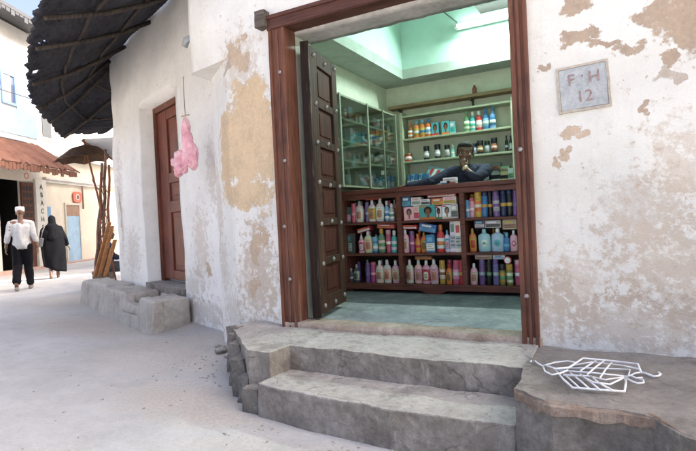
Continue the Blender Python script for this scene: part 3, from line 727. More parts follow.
g_ = NT('pane_glass'); tr = g_.new('ShaderNodeBsdfTransparent'); tr.inputs[0].default_value = (.90, .94, .92, 1)
gl = g_.new('ShaderNodeBsdfGlossy'); gl.inputs['Roughness'].default_value = .06; lw_ = g_.new('ShaderNodeLayerWeight'); lw_.inputs[0].default_value = .32
mx_ = g_.new('ShaderNodeMixShader'); g_.link(g_.math('ADD', g_.math('MULTIPLY', lw_.outputs['Fresnel'], .5), .05), mx_.inputs[0]); g_.link(tr.outputs[0], mx_.inputs[1]); g_.link(gl.outputs[0], mx_.inputs[2]); g_.link(mx_.outputs[0], g_.out.inputs[0])
for ya, yb in ((CYA+.03, 1.345), (1.375, 2.005), (2.035, CYB-.03)):
    bm = new_bm(); box(bm, (CXF+.003, ya, 1.603), (CXF+.008, yb, 2.54)); finish('glass_pane', bm, g_.m, cab)
# fluorescent tube
tl = thing('tube_light', 'glowing white fluorescent tube on the upper wall of the ceiling well', 'tube light', (1.33, 2.78, 3.46))
em = bpy.data.materials.new('tube_glow'); em.use_nodes = True
e = em.node_tree.nodes['Principled BSDF']; e.inputs['Emission Color'].default_value = (.80, 1, .93, 1); e.inputs['Emission Strength'].default_value = 5
bm = new_bm(); tube(bm, [(.74, 2.745, 3.49), (1.94, 2.745, 3.49)], .019, 12); finish('tube', bm, em, tl, smooth=True)
bm = new_bm(); box(bm, (.70, 2.79, 3.46), (1.98, 2.832, 3.525)); box(bm, (.70, 2.725, 3.47), (.735, 2.79, 3.51)); box(bm, (1.945, 2.725, 3.47), (1.98, 2.79, 3.51)); finish('fitting', bm, mat('white_fitting', (.7, .74, .7), .5, .05, 20, 0), tl)
al = bpy.data.lights.new('tube_lamp', 'AREA'); al.shape = 'RECTANGLE'; al.size = 1.15; al.size_y = .05; al.energy = 18; al.color = (.80, 1, .92)
ao = bpy.data.objects.new('tube_lamp', al); COL.objects.link(ao); ao.location = (1.34, 2.70, 3.485); ao.rotation_euler = (R(-38), 0, 0)
fan = thing('wall_fan', 'dark wall bracket above the fluorescent tube', 'bracket', (1.3, 2.7, 3.62))
bm = new_bm(); box(bm, (1.0, 2.55, 3.60), (1.75, 2.831, 3.64)); finish('plate', bm, mat('dark_iron', (.05, .045, .04), .6, .2, 20, 0), fan)
bm = new_bm(); tube(bm, [(1.1, 2.82, 3.75), (1.1, 2.6, 3.62)], .015, 6); finish('arm', bm, MATS['dark_iron'], fan)
bm = new_bm(); tube(bm, [(-.02, 1.6, 3.90), (.15, 1.9, 3.80), (.35, 2.2, 3.74), (.55, 2.5, 3.70), (.72, 2.80, 3.55)], .007, 6); tag(finish('cable', bm, mat('dark_cable', (.06, .07, .06), .7, .1, 20, 0)), 'thin dark cable drooping across the teal ceiling well', 'cable')

# ------------------------------------------------------------------ goods: one builder per kind, meshes shared
PROTO = {}
def unit_mesh(kind, part):
    key = (kind, part)
    if key in PROTO: return PROTO[key]
    bm = new_bm(); sm = True
    if kind == 'lotion':                       # oval shouldered bottle, unit width 1 (x), depth .55, height 1
        if part == 'body': lathe(bm, [(.40, 0), (.46, .02), (.47, .30), (.50, .55), (.47, .66), (.36, .745), (.20, .79), (.15, .80)], 18, sy=.55)
        if part == 'cap': lathe(bm, [(.17, .795), (.19, .81), (.17, .93), (.14, .985), (.10, 1.0)], 14)
        if part == 'label': lathe(bm, [(.472, .13), (.482, .30), (.508, .55), (.485, .62)], 18, sy=.55)
        if part == 'emblem':
            lathe(bm, [(.02, 0), (.02, .002)], 4); bm.clear()
            vs = [bm.verts.new((.27*math.copysign(abs(math.cos(t))**.5, math.cos(t)), -.290, .34+.17*math.copysign(abs(math.sin(t))**.5, math.sin(t)))) for t in [2*math.pi*i/14 for i in range(14)]]; bm.faces.new(vs)
            vs2 = [bm.verts.new((v.co.x, -.25, v.co.z)) for v in vs]
            for i in range(14): bm.faces.new((vs[i], vs[(i+1) % 14], vs2[(i+1) % 14], vs2[i]))
        if part == 'print':
            for zz_, w_ in ((.575, .20), (.40, .16), (.34, .20), (.28, .13)): box(bm, (-w_, -.302, zz_-.012), (w_, -.26, zz_+.012))
            tube(bm, [(0, -.28, .28), (0, -.28, .575)], .01, 4)
    if kind == 'can':
        if part == 'print':
            for zz_, w_ in ((.70, .20), (.32, .18), (.27, .14)): box(bm, (-w_, -.514, zz_-.010), (w_, -.45, zz_+.010))
            tube(bm, [(0, -.48, .27), (0, -.48, .70)], .01, 4)
        if part == 'body': lathe(bm, [(.46, 0), (.5, .015), (.5, .80), (.44, .83)], 16)
        if part == 'cap': lathe(bm, [(.45, .825), (.47, .84), (.47, .98), (.43, 1)], 16)
        if part == 'label': lathe(bm, [(.507, .22), (.507, .62)], 16)
        if part == 'emblem': lathe(bm, [(.512, .38), (.512, .50)], 16)
    if kind == 'slim':
        if part == 'body': lathe(bm, [(.44, 0), (.5, .02), (.5, .60), (.42, .70), (.2, .78), (.2, .80)], 16, sy=.8)
        if part == 'cap': lathe(bm, [(.26, .79), (.26, .97), (.2, 1)], 12)
        if part == 'label': lathe(bm, [(.507, .14), (.507, .52)], 16, sy=.8)
        if part == 'emblem': lathe(bm, [(.515, .26), (.515, .40)], 16, sy=.8)
    if kind == 'flask':                         # broad square-shouldered bottle
        if part == 'body': lathe(bm, [(.44, 0), (.49, .02), (.5, .60), (.46, .72), (.25, .79), (.14, .82)], 24, sy=.5)
        if part == 'cap': lathe(bm, [(.16, .82), (.17, .83), (.17, .96), (.14, 1)], 12)
        if part == 'label':
            vs = [bm.verts.new((.26*math.cos(t), -.262, .38+.15*math.sin(t))) for t in [2*math.pi*i/16 for i in range(16)]]; bm.faces.new(vs)
            v2 = [bm.verts.new((v.co.x, -.20, v.co.z)) for v in vs]
            for i in range(16): bm.faces.new((vs[i], vs[(i+1) % 16], v2[(i+1) % 16], v2[i]))
        if part == 'emblem':
            vs = [bm.verts.new((.12*math.cos(t), -.268, .38+.06*math.sin(t))) for t in [2*math.pi*i/10 for i in range(10)]]; bm.faces.new(vs)
            v2 = [bm.verts.new((v.co.x, -.22, v.co.z)) for v in vs]
            for i in range(10): bm.faces.new((vs[i], vs[(i+1) % 10], v2[(i+1) % 10], v2[i]))
    if kind == 'jar':
        if part == 'body': lathe(bm, [(.45, 0), (.5, .03), (.5, .66), (.45, .72)], 16)
        if part == 'cap': lathe(bm, [(.5, .715), (.52, .73), (.52, .97), (.47, 1)], 16)
        if part == 'label': lathe(bm, [(.508, .15), (.508, .6)], 16)
        if part == 'emblem': lathe(bm, [(.514, .28), (.514, .46)], 16)
    if kind == 'carton':
        sm = False
        if part == 'body': box(bm, (-.5, -.5, 0), (.5, .5, 1))
        if part == 'print':
            for zz_, a_, b_ in ((.44, -.38, .30), (.34, -.38, .10), (.22, -.38, .36)): box(bm, (a_, -.522, zz_-.022), (b_, -.42, zz_+.022))
            tube(bm, [(0, -.45, .22), (0, -.45, .44)], .01, 4)
        if part == 'label': box(bm, (-.46, -.512, .12), (.46, -.40, .52))
        if part == 'emblem': box(bm, (-.36, -.518, .62), (.22, -.40, .86))
    if kind == 'portrait':                      # carton printed with a woman's head
        sm = False
        if part == 'body': box(bm, (-.5, -.5, 0), (.5, .5, 1))
        if part == 'label': box(bm, (-.5, -.508, .0), (.5, -.42, .17))
        def disc(cx, cz, rx, rz, y):
            vs = [bm.verts.new((cx+rx*math.cos(t), y, cz+rz*math.sin(t))) for t in [2*math.pi*i/16 for i in range(16)]]; bm.faces.new(vs)
            v2 = [bm.verts.new((v.co.x, -.45, v.co.z)) for v in vs]
            for i in range(16): bm.faces.new((vs[i], vs[(i+1) % 16], v2[(i+1) % 16], v2[i]))
        if part == 'hair': disc(.03, .62, .27, .27, -.515)
        if part == 'face': disc(.03, .53, .16, .21, -.525); disc(.03, .26, .09, .16, -.520)
        if part == 'emblem': box(bm, (-.46, -.51, .86), (-.05, -.44, .97))
    me = bpy.data.meshes.new('%s_%s' % (kind, part)); bmesh.ops.recalc_face_normals(bm, faces=bm.faces[:]); bm.to_mesh(me); bm.free()
    me.materials.append(MATS['plastic_base'])
    for p in me.polygons: p.use_smooth = sm
    PROTO[key] = me; return me
MATS['plastic_base'] = mat('plastic_base', (.5, .5, .5), .5, .05, 20, 0)
NAMES = {'lotion': ('lotion_bottle', 'lotion bottle', 'bottle'), 'can': ('spray_can', 'capped tube', 'tube'), 'slim': ('slim_bottle', 'slim bottle', 'bottle'),
         'flask': ('broad_bottle', 'broad bottle', 'bottle'), 'jar': ('jar', 'lidded jar', 'jar'), 'carton': ('carton', 'carton', 'box'), 'portrait': ('portrait_carton', 'portrait carton', 'box')}
def goods(kind, x, y, z, w_, h, d=None, body=(.5, .5, .5), cap=(.9, .9, .9), label=None, emblem=None, text='', group='', rz=0, tilt=0, hair=(.03, .02, .02), face=(.25, .11, .06), name=None):
    nm, _, cat = NAMES[kind]
    o = thing(name or nm, text, cat, (x, y, z), rz, group)
    if kind == 'carton' and (label is None and emblem is None): pass
    dd = d if d is not None else w_
    o.scale = (w_, dd, h)
    if tilt: o.rotation_euler = (0, tilt, rz)
    parts = [('body', body)]
    if kind not in ('carton', 'portrait'): parts.append(('cap', cap))
    if label: parts.append(('label', label))
    if emblem: parts.append(('emblem', emblem))
    if kind in ('lotion', 'can') or (kind == 'carton' and label): parts.append(('print', tuple(c*.35 for c in (label or body))))
    if kind == 'portrait': parts += [('hair', hair), ('face', face)]
    for p, c in parts:
        q = bpy.data.objects.new({'body': 'body', 'cap': 'cap', 'label': 'label', 'emblem': 'printed_mark', 'print': 'printed_lines', 'hair': 'printed_hair', 'face': 'printed_face'}[p], unit_mesh(kind, p)); COL.objects.link(q)
        q.parent = o; q.material_slots[0].link = 'OBJECT'; q.material_slots[0].material = paint(tuple(min(.86, max(.01, round(v*jr.uniform(.86, 1.14), 3))) for v in c) if p in ('body', 'label', 'emblem') else c, .3)
    return o
jr = random.Random(21)
def interp(X, T):
    for (a, fa), (b, fb) in zip(T, T[1:]):
        if X <= b or (b, fb) == T[-1]: return fa+(X-a)*(fb-fa)/(b-a)
TX = [(50, -.364), (58, -.332), (100, -.167), (150, .024), (215, .264), (228, .311), (300, .563), (428, .985), (437, 1.014), (500, 1.209), (570, 1.418), (607, 1.525)]
ORD = ['first', 'second', 'third', 'fourth', 'fifth', 'sixth', 'seventh', 'eighth', 'ninth', 'tenth', 'eleventh', 'twelfth']
# colours
PEACH = (.80, .56, .50); CREAM = (.78, .72, .56); PINK = (.80, .42, .48); HOT = (.62, .13, .20); MAG = (.42, .08, .25); PURP = (.17, .09, .28); VIO = (.20, .14, .33); NAVY = (.025, .04, .12)
BLUE = (.06, .20, .45); SKYB = (.20, .45, .62); TURQ = (.38, .66, .68); GOLD = (.60, .36, .07); ORNG = (.72, .22, .06); REDC = (.60, .05, .05); BLK = (.02, .02, .025); OLV = (.26, .24, .06)
WHT = (.84, .84, .82); GRN_ = (.16, .34, .16); DIM = (.10, .12, .12); TEAL = (.10, .45, .45); BRNC = (.28, .12, .06); TANC = (.42, .32, .20); LGRY = (.45, .48, .48); LBL = (.58, .25, .15)
DULLB = (.09, .15, .22); MUTEP = (.30, .17, .17); DULLT = (.12, .22, .20); DULLG = (.24, .28, .26)
CN = {DULLG: 'grey green', DULLB: 'dull blue', MUTEP: 'dusky pink', DULLT: 'dull teal', PEACH: 'peach', CREAM: 'cream', PINK: 'pink', HOT: 'bright pink', MAG: 'magenta', PURP: 'purple', VIO: 'violet', NAVY: 'navy blue', BLUE: 'blue', SKYB: 'light blue', TURQ: 'turquoise', GOLD: 'gold', ORNG: 'orange', REDC: 'red', BLK: 'black', OLV: 'olive green', WHT: 'white', GRN_: 'green', DIM: 'dark grey', TEAL: 'teal', BRNC: 'brown', TANC: 'tan', LGRY: 'light grey'}
# (zoomed x, width, height, kind, body, cap, label, emblem)
ROWS = {
 ('left', 'top'): [(60, 18, 56, 'carton', DIM, None, PINK, None), (78, 14, 68, 'can', HOT, HOT, None, PINK), (97, 23, 76, 'lotion', CREAM, LGRY, WHT, LBL), (121, 12, 70, 'can', VIO, VIO, None, LGRY), (138, 22, 76, 'lotion', CREAM, WHT, GOLD, LBL), (163, 24, 80, 'lotion', CREAM, WHT, WHT, LBL), (185, 13, 70, 'slim', SKYB, WHT, WHT, BLUE), (202, 14, 60, 'slim', LGRY, WHT, WHT, GRN_)],
 ('left', 'middle'): [(63, 20, 70, 'carton', DIM, None, LGRY, TEAL), (98, 17, 62, 'lotion', PINK, WHT, HOT, WHT), (120, 24, 78, 'lotion', CREAM, WHT, PEACH, LBL), (143, 14, 56, 'jar', BLUE, SKYB, SKYB, WHT), (163, 20, 84, 'slim', GRN_, GOLD, CREAM, GRN_), (186, 14, 78, 'can', HOT, PINK, None, WHT), (204, 16, 76, 'slim', TEAL, WHT, WHT, TEAL)],
 ('left', 'bottom'): [(60, 12, 50, 'slim', DIM, LGRY, None, LGRY), (76, 18, 64, 'lotion', DIM, LGRY, LGRY, DIM), (115, 13, 70, 'can', PURP, PURP, None, VIO), (131, 14, 72, 'can', MAG, HOT, None, PINK), (153, 24, 78, 'lotion', PEACH, WHT, CREAM, LBL), (179, 24, 80, 'lotion', CREAM, WHT, PEACH, LBL), (206, 22, 78, 'lotion', PINK, WHT, PEACH, LBL)],
 ('middle', 'top'): [(231, 12, 78, 'slim', DIM, WHT, LGRY, TEAL), (258, 28, 44, 'portrait', PINK, None, PINK, None), (282, 18, 48, 'carton', CREAM, None, HOT, PINK), (320, 46, 48, 'portrait', TEAL, None, ORNG, GOLD), (353, 20, 42, 'portrait', WHT, None, GRN_, REDC), (379, 26, 44, 'portrait', WHT, None, PEACH, REDC), (405, 20, 46, 'carton', LGRY, None, DIM, WHT)],
 ('middle', 'middle'): [(241, 24, 78, 'lotion', PINK, WHT, PEACH, LBL), (263, 13, 72, 'can', MAG, VIO, None, PINK), (280, 15, 62, 'slim', ORNG, ORNG, GOLD, REDC), (298, 18, 66, 'lotion', ORNG, GOLD, GOLD, BRNC), (324, 26, 58, 'carton', BLUE, None, WHT, SKYB), (355, 22, 90, 'slim', REDC, ORNG, WHT, ORNG), (377, 17, 72, 'lotion', WHT, SKYB, SKYB, PINK), (396, 17, 104, 'carton', WHT, None, LGRY, GRN_), (414, 17, 100, 'carton', WHT, None, LGRY, REDC)],
 ('middle', 'bottom'): [(249, 24, 80, 'lotion', CREAM, WHT, PEACH, LBL), (276, 24, 80, 'lotion', PEACH, WHT, PINK, LBL), (303, 25, 78, 'lotion', PINK, WHT, REDC, CREAM), (330, 25, 82, 'lotion', PEACH, WHT, PINK, LBL), (355, 17, 78, 'can', GOLD, GOLD, CREAM, BRNC), (377, 18, 66, 'lotion', ORNG, REDC, GOLD, BRNC), (400, 20, 78, 'can', HOT, HOT, PINK, WHT), (417, 12, 78, 'can', REDC, REDC, None, GOLD)],
 ('right', 'top'): [(445, 15, 56, 'can', SKYB, SKYB, None, WHT), (461, 15, 62, 'can', PINK, HOT, None, WHT), (480, 22, 82, 'can', GOLD, GOLD, ORNG, CREAM), (500, 18, 80, 'can', BLUE, NAVY, None, GOLD), (519, 15, 80, 'can', BLK, BLK, None, GOLD), (540, 20, 80, 'can', VIO, PURP, LGRY, PURP), (561, 18, 82, 'can', NAVY, NAVY, None, GOLD), (581, 18, 82, 'can', BLK, NAVY, None, GOLD), (598, 13, 80, 'can', PURP, PURP, None, VIO)],
 ('right', 'middle'): [(458, 22, 74, 'lotion', ORNG, GOLD, GOLD, REDC), (495, 37, 72, 'flask', TURQ, TURQ, WHT, TEAL), (537, 37, 72, 'flask', TURQ, WHT, SKYB, TEAL), (566, 17, 58, 'slim', BLUE, SKYB, None, SKYB), (589, 22, 64, 'flask', PINK, WHT, HOT, WHT)],
 ('right', 'bottom'): [(456, 22, 68, 'lotion', PINK, WHT, PEACH, LBL), (482, 18, 80, 'can', PURP, VIO, None, LGRY), (505, 15, 80, 'can', BLK, BLK, None, GRN_), (528, 18, 80, 'can', VIO, PURP, None, LGRY), (549, 18, 66, 'jar', OLV, BLK, GOLD, GRN_), (573, 19, 66, 'jar', OLV, GOLD, CREAM, GRN_), (599, 18, 78, 'can', HOT, PINK, None, WHT)],
}
ZS = {'top': 1.188, 'middle': .845, 'bottom': .515}
rnd = random.Random(11)
for (bay, row), items in ROWS.items():
    for i, (X, W_, H_, kind, body, cap, label, emblem) in enumerate(items):
        x = interp(X, TX); ww = (interp(X+W_/2, TX)-interp(X-W_/2, TX))*1.10; hh = H_*.00318
        d = ww*(.45 if kind == 'portrait' else .8) if kind in ('carton', 'portrait') else ww
        tx = '%s %s, %s from left on the %s shelf of the counter\'s %s bay' % (CN[body], NAMES[kind][1], ORD[i], row, bay)
        goods(kind, x, 1.735+rnd.uniform(-.012, .012), ZS[row]+.001, ww, hh, d, body, cap or WHT, label, emblem, tx, 'toiletries on the counter shelves', rz=R(rnd.uniform(-9, 9)), tilt=R(rnd.uniform(-1.6, 1.6)))
    for i in range(len(items)-1):
        (Xa, Wa), (Xb, Wb) = items[i][:2], items[i+1][:2]
        _, W_, H_, kind, body, cap, label, emblem = items[(i*3+2) % len(items)]
        if kind in ('portrait', 'flask', 'carton') or bay == 'middle' and row == 'top': continue
        x = interp((Xa+Xb)/2, TX); ww = min(.062, .0037*W_)
        goods(kind, x, 1.865+rnd.uniform(-.015, .015), ZS[row]+.001, ww, min(.24, H_*.00318*rnd.uniform(.94, 1.06)), ww, body, cap or WHT, label, emblem,
              '%s %s behind the gap after front item %d, %s shelf, %s counter bay' % (CN[body], NAMES[kind][1], i+1, row, bay), 'second rank of toiletries', rz=R(rnd.uniform(-20, 20)))
# cartons lying across the bottles or stacked on other cartons: (x, width, z, height, tilt, colour, label, emblem, words)
zp = lambda zz: 1.188-(zz-158)*.00318
for X, W_, za, hh, tl_, body, label, emblem, words in [
    (142, 46, 1.432, .04, 0, REDC, ORNG, WHT, 'flat red carton lying on the tallest bottles of the left bay top shelf'),
    (112, 42, 1.085, .045, -.22, REDC, WHT, ORNG, 'tilted red carton on cream lotion bottle, middle shelf of left bay'),
    (182, 54, 1.114, .042, .05, HOT, ORNG, WHT, 'long red carton across pink tube and green bottle in the left bay'),
    (252, 28, 1.335, .105, 0, BLUE, SKYB, WHT, 'blue carton standing on the dark haired portrait carton in the middle bay'),
    (283, 30, 1.343, .085, 0, WHT, LGRY, PINK, 'white carton on cream carton beside the blue one, middle bay top shelf'),
    (313, 30, 1.343, .06, 0, WHT, DIM, LGRY, 'white and grey carton above the teal portrait carton'),
    (352, 36, 1.332, .072, 0, ORNG, GOLD, CREAM, 'orange and gold carton stacked above white portrait cartons'),
    (392, 42, 1.337, .075, 0, CREAM, GOLD, PINK, 'cream carton stacked above light grey carton beside the divider'),
    (366, 92, 1.414, .038, 0, REDC, WHT, ORNG, 'long red carton with white patch topping the middle bay stack'),
    (256, 52, 1.098, .042, .03, REDC, WHT, ORNG, 'red carton lying on pink lotion bottle, middle bay middle shelf'),
    (314, 54, 1.06, .085, .18, BLUE, SKYB, WHT, 'tilted big blue carton above orange bottles in middle bay'),
    (298, 54, .773, .035, 0, BRNC, ORNG, TANC, 'flat brown carton lying on lotion bottles of the middle bay bottom shelf'),
    (489, 60, 1.449, .036, 0, REDC, WHT, ORNG, 'red carton with white patch on gold tube, right bay top shelf'),
    (557, 66, 1.449, .038, 0, TANC, LGRY, BRNC, 'long tan carton on navy tubes, right bay top shelf'),
    (484, 32, 1.082, .075, 0, NAVY, LGRY, SKYB, 'navy carton standing on the turquoise bottles, right bay'),
    (527, 50, 1.082, .072, 0, LGRY, BLK, WHT, 'grey and black carton between navy and tan cartons, right bay'),
    (580, 44, 1.062, .095, 0, TANC, BRNC, GOLD, 'tan carton above small pink bottle in the right bay'),
    (492, 54, .774, .042, 0, TANC, BRNC, LGRY, 'brown carton lying on purple tubes, right bay bottom shelf'),
    (542, 38, .774, .038, 0, WHT, SKYB, BLUE, 'white and blue carton lying beside round tin, right bay bottom shelf')]:
    x = interp(X, TX); ww = interp(X+W_/2, TX)-interp(X-W_/2, TX)
    goods('carton', x, 1.745, za, ww, hh, .09, body, None, label, emblem, words, 'cartons laid on top of the goods', tilt=tl_)
for i, (X, W_, za, hh, body, e1_, words) in enumerate([(378, 30, 1.541, .035, WHT, BLUE, 'white carton with blue print lying on the counter top'), (398, 28, 1.541, .036, LGRY, REDC, 'grey carton lying on the counter top beside white one'), (392, 40, 1.578, .03, WHT, LGRY, 'topmost white carton of the small pile on the counter')]):
    goods('carton', interp(X, TX), 1.76, za, W_*.0034, hh, .07, body, None, e1_, None, words, 'cartons on the counter top')
rt = thing('round_tin', 'round red and white tin standing on edge above the olive jars', 'tin', (1.418, 1.70, .765))
bm = new_bm(); tube(bm, [(1.418, 1.68, .765), (1.418, 1.72, .765)], .036, 18); finish('rim', bm, paint(REDC), rt, smooth=False)
bm = new_bm(); tube(bm, [(1.418, 1.676, .765), (1.418, 1.684, .765)], .028, 18); finish('lid', bm, paint(WHT), rt)
# back shelves
def bx_(X): return -.092+(X-95)*.003407
for zrow, row, items in ((2.251, 'upper', [(115, 22, 58, 'slim', BRNC, ORNG, WHT, ORNG), (140, 25, 66, 'slim', ORNG, SKYB, GOLD, WHT), (164, 25, 66, 'slim', ORNG, SKYB, GOLD, BLUE), (188, 25, 66, 'slim', ORNG, BLUE, WHT, SKYB), (216, 28, 48, 'portrait', TEAL, None, REDC, None), (257, 30, 48, 'portrait', TEAL, None, ORNG, None), (283, 20, 44, 'carton', SKYB, None, TEAL, WHT), (336, 22, 74, 'slim', GRN_, GRN_, WHT, GRN_), (358, 20, 68, 'slim', TEAL, WHT, WHT, TEAL), (381, 22, 68, 'slim', REDC, WHT, PEACH, WHT), (405, 22, 74, 'slim', BLUE, BLUE, SKYB, WHT), (430, 22, 78, 'slim', SKYB, BLUE, BLUE, WHT)]),
                         (1.956, 'middle', [(102, 28, 30, 'jar', REDC, BRNC, PEACH, WHT), (176, 22, 50, 'jar', BLK, BLK, LGRY, WHT), (220, 22, 52, 'jar', BLK, BLK, LGRY, WHT), (258, 20, 46, 'jar', DIM, BLK, LGRY, None), (279, 14, 44, 'slim', TURQ, WHT, None, WHT), (360, 18, 40, 'jar', DIM, BLK, LGRY, None), (381, 22, 48, 'jar', BLK, BLK, BRNC, PEACH), (406, 18, 44, 'jar', DIM, BLK, LGRY, None), (431, 22, 52, 'jar', BLK, BLK, BRNC, PEACH), (474, 11, 56, 'slim', BLK, BLK, None, LGRY), (489, 11, 54, 'slim', BLK, BLK, LGRY, None)])):
    for i, (X, W_, H_, kind, body, cap, label, emblem) in enumerate(items):
        ww = W_*.0034; goods(kind, bx_(X), 3.01, zrow, ww, H_*.0035, ww*.6 if kind in ('carton', 'portrait') else ww, body, cap or WHT, label, emblem, '%s %s, %s from left on the %s shelf behind the vendor' % (CN[body], NAMES[kind][1], ORD[i], row), 'goods on the shelves behind the vendor')
for i in range(6):
    goods('carton', -.06+i*.052, 3.0, 1.621, .044, .15+.012*(i % 2), .10, (BLUE, SKYB)[i % 2], None, WHT, BLUE, '%s packet, %s from left in the row at the lower left shelf' % (('blue', 'light blue')[i % 2], ORD[i]), 'packets on the low shelf behind the counter', tilt=.08)
mg = thing('magazine', 'white magazine with red chevrons propped left of the vendor', 'magazine', (.25, 2.97, 1.63))
MM = Matrix.Translation((.30, 2.965, 1.76)) @ Matrix.Rotation(R(-8), 4, 'X') @ Matrix.Rotation(R(18), 4, 'Y')
bm = new_bm(); box(bm, (-.11, 0, -.12), (.11, .012, .09), 0, MM); finish('cover', bm, paint((.25, .4, .45)), mg)
for j, c_ in ((0, REDC), (1, WHT), (2, REDC), (3, WHT)):
    x0 = -.09+j*.045; bm = new_bm()
    vs = [bm.verts.new(MM @ Vector(p)) for p in ((x0, -.004, -.06), (x0+.03, -.004, -.06), (x0+.06, -.004, .06), (x0+.03, -.004, .06))]; bm.faces.new(vs)
    vs2 = [bm.verts.new(MM @ Vector(p)) for p in ((x0, .004, -.06), (x0+.03, .004, -.06), (x0+.06, .004, .06), (x0+.03, .004, .06))]
    for i in range(4): bm.faces.new((vs[i], vs[(i+1) % 4], vs2[(i+1) % 4], vs2[i]))
    finish('stripe', bm, paint(c_), mg)
for i, (X, W_, za, hh, body, lab) in enumerate([(400, 40, 1.621, .10, DIM, LGRY), (400, 46, 1.722, .08, BRNC, DIM), (430, 44, 1.621, .12, LGRY, BLK), (435, 36, 1.742, .09, DIM, BRNC), (466, 36, 1.621, .10, TANC, BLK), (488, 20, 1.621, .13, LGRY, GRN_), (463, 40, 1.722, .06, GRN_, TANC)]):
    goods('carton', bx_(X), 3.03-.02*(i % 2), za, W_*.0034*.95, hh, .12, body, None, lab, None, '%s carton, %s of the jumbled pile on the low shelf right of the vendor' % (CN[body], ORD[i]), 'cartons piled right of the vendor')
# small goods in the wall cabinet
cols_ = [DULLG, BRNC, DULLG, DULLB, MUTEP, DULLG, DIM, DIM, DULLB, BRNC, DULLT, LGRY]
for r_, (z, hmax) in enumerate(((1.601, .19), (1.876, .15), (2.086, .16), (2.321, .16))):
    y = 1.40; i = 0
    while y < 2.80:
        wd = rnd.uniform(.05, .11)
        if not (1.98 < y+wd/2 < 2.06):
            kd = rnd.choice(['carton', 'carton', 'jar', 'slim']); b_ = rnd.choice(cols_); l_ = rnd.choice([c for c in cols_ if c != b_]); hh = rnd.uniform(.5, .95)*hmax
            if kd != 'carton': wd = min(wd, .07)
            if i < 12:
                goods(kd, -.23, y+wd/2, z, wd, hh, .07 if kd == 'carton' else wd, b_, rnd.choice([LGRY, BLK, DULLG]), l_, None, '%s %s, %s from near end on the %s shelf of wall cabinet' % (CN[b_], NAMES[kd][1], ORD[i], ('bottom', 'second', 'third', 'top')[r_]), 'small goods in the wall cabinet', rz=R(90))
            i += 1
        y += wd+rnd.uniform(.012, .07)

# ================================================================== people
M_skin = NT('dark_skin'); kk = M_skin; kk.base(kk.ramp(kk.noise(kk.coord(), 14, 4), [(.35, (.125, .064, .041)), (.6, (.18, .095, .060))]), .45); M_skin = kk.m
M_shirt = mat('slate_cotton', (.036, .040, .065), .9, .25, 60, .3)
M_hair = mat('black_hair', (.012, .010, .010), .8, .4, 160, .8)
def hand_prims(bm, wrist, fwd, up, size=.18, curl=.9, spread=.0, side=1, thumb=1.0):
    """palm, five unequal fingers with two bends each; up = back of the hand"""
    f = Vector(fwd).normalized(); u = Vector(up); u = (u-f*u.dot(f)).normalized(); s_ = f.cross(u)*side
    pl = size*.52; W0 = Vector(wrist)
    for t, w_ in ((.12, .030), (.55, .036), (.9, .038)):
        Mx = Matrix((s_, f, u)).transposed()
        ball(bm, W0+f*pl*t, (w_*size/.18, .030*size/.18, .015*size/.18), 2, 0, Mx)
    for i, (ln, off) in enumerate(((.88, .030), (1.0, .010), (.94, -.010), (.74, -.029))):
        p = W0+f*pl*.92+s_*off*size/.18; a = 0; L = size*.46*ln; pts = [p]
        for seg, fr in ((0, .46), (1, .31), (2, .23)):
            a += curl*(.55, .75, .5)[seg]
            d_ = f*math.cos(a)-u*math.sin(a)+s_*spread*(1.5-i)*.1; p = p+d_.normalized()*L*fr; pts.append(p)
        limb(bm, pts, [.0092*size/.18, .0086*size/.18, .0078*size/.18, .0066*size/.18], 8)
    p = W0+f*pl*.25+s_*.028*size/.18; q1 = p+(s_*.6*thumb+f*.8-u*.25).normalized()*size*.2; q2 = q1+(f*.95-u*.45+s_*.1).normalized()*size*.17
    limb(bm, [p, q1, q2], [.013*size/.18, .0105*size/.18, .008*size/.18], 8)
def head_prims(bm, M):
    """face looks along local -y; origin at the middle of the head, 0.24 high"""
    R3 = M.to_3x3()
    def e(c, r): ball(bm, M @ Vector(c), r, 3, 0, R3)
    e((0, .015, .035), (.074, .094, .084)); e((0, -.022, -.02), (.060, .066, .075)); e((0, -.03, -.075), (.044, .052, .040)); e((0, -.060, -.098), (.022, .018, .016))
    e((0, -.078, .030), (.050, .012, .010)); e((0, -.093, -.012), (.013, .016, .024)); e((0, -.098, -.024), (.020, .013, .011)); e((.015, -.090, -.026), (.010, .010, .009)); e((-.015, -.090, -.026), (.010, .010, .009))
    e((0, -.084, -.052), (.026, .012, .008)); e((0, -.082, -.066), (.024, .012, .009))
    for s_ in (-1, 1):
        e((s_*.040, -.062, -.018), (.022, .024, .020)); e((s_*.075, .012, -.008), (.010, .020, .032))
    limb(bm, [M @ Vector((0, .03, -.06)), M @ Vector((0, .045, -.17))], [.052, .060])
def eyes(M, parent):
    for s_ in (-1, 1):
        bm = new_bm(); ball(bm, M @ Vector((s_*.030, -.0735, .012)), (.0135, .0105, .0085), 2, 0, M.to_3x3()); ey = finish('eye', bm, paint((.34, .29, .25)), parent, smooth=True)
        bm = new_bm(); ball(bm, M @ Vector((s_*.030, -.0825, .012)), (.0062, .0035, .0068), 2, 0, M.to_3x3()); finish('iris', bm, paint((.01, .008, .006)), ey, smooth=True)
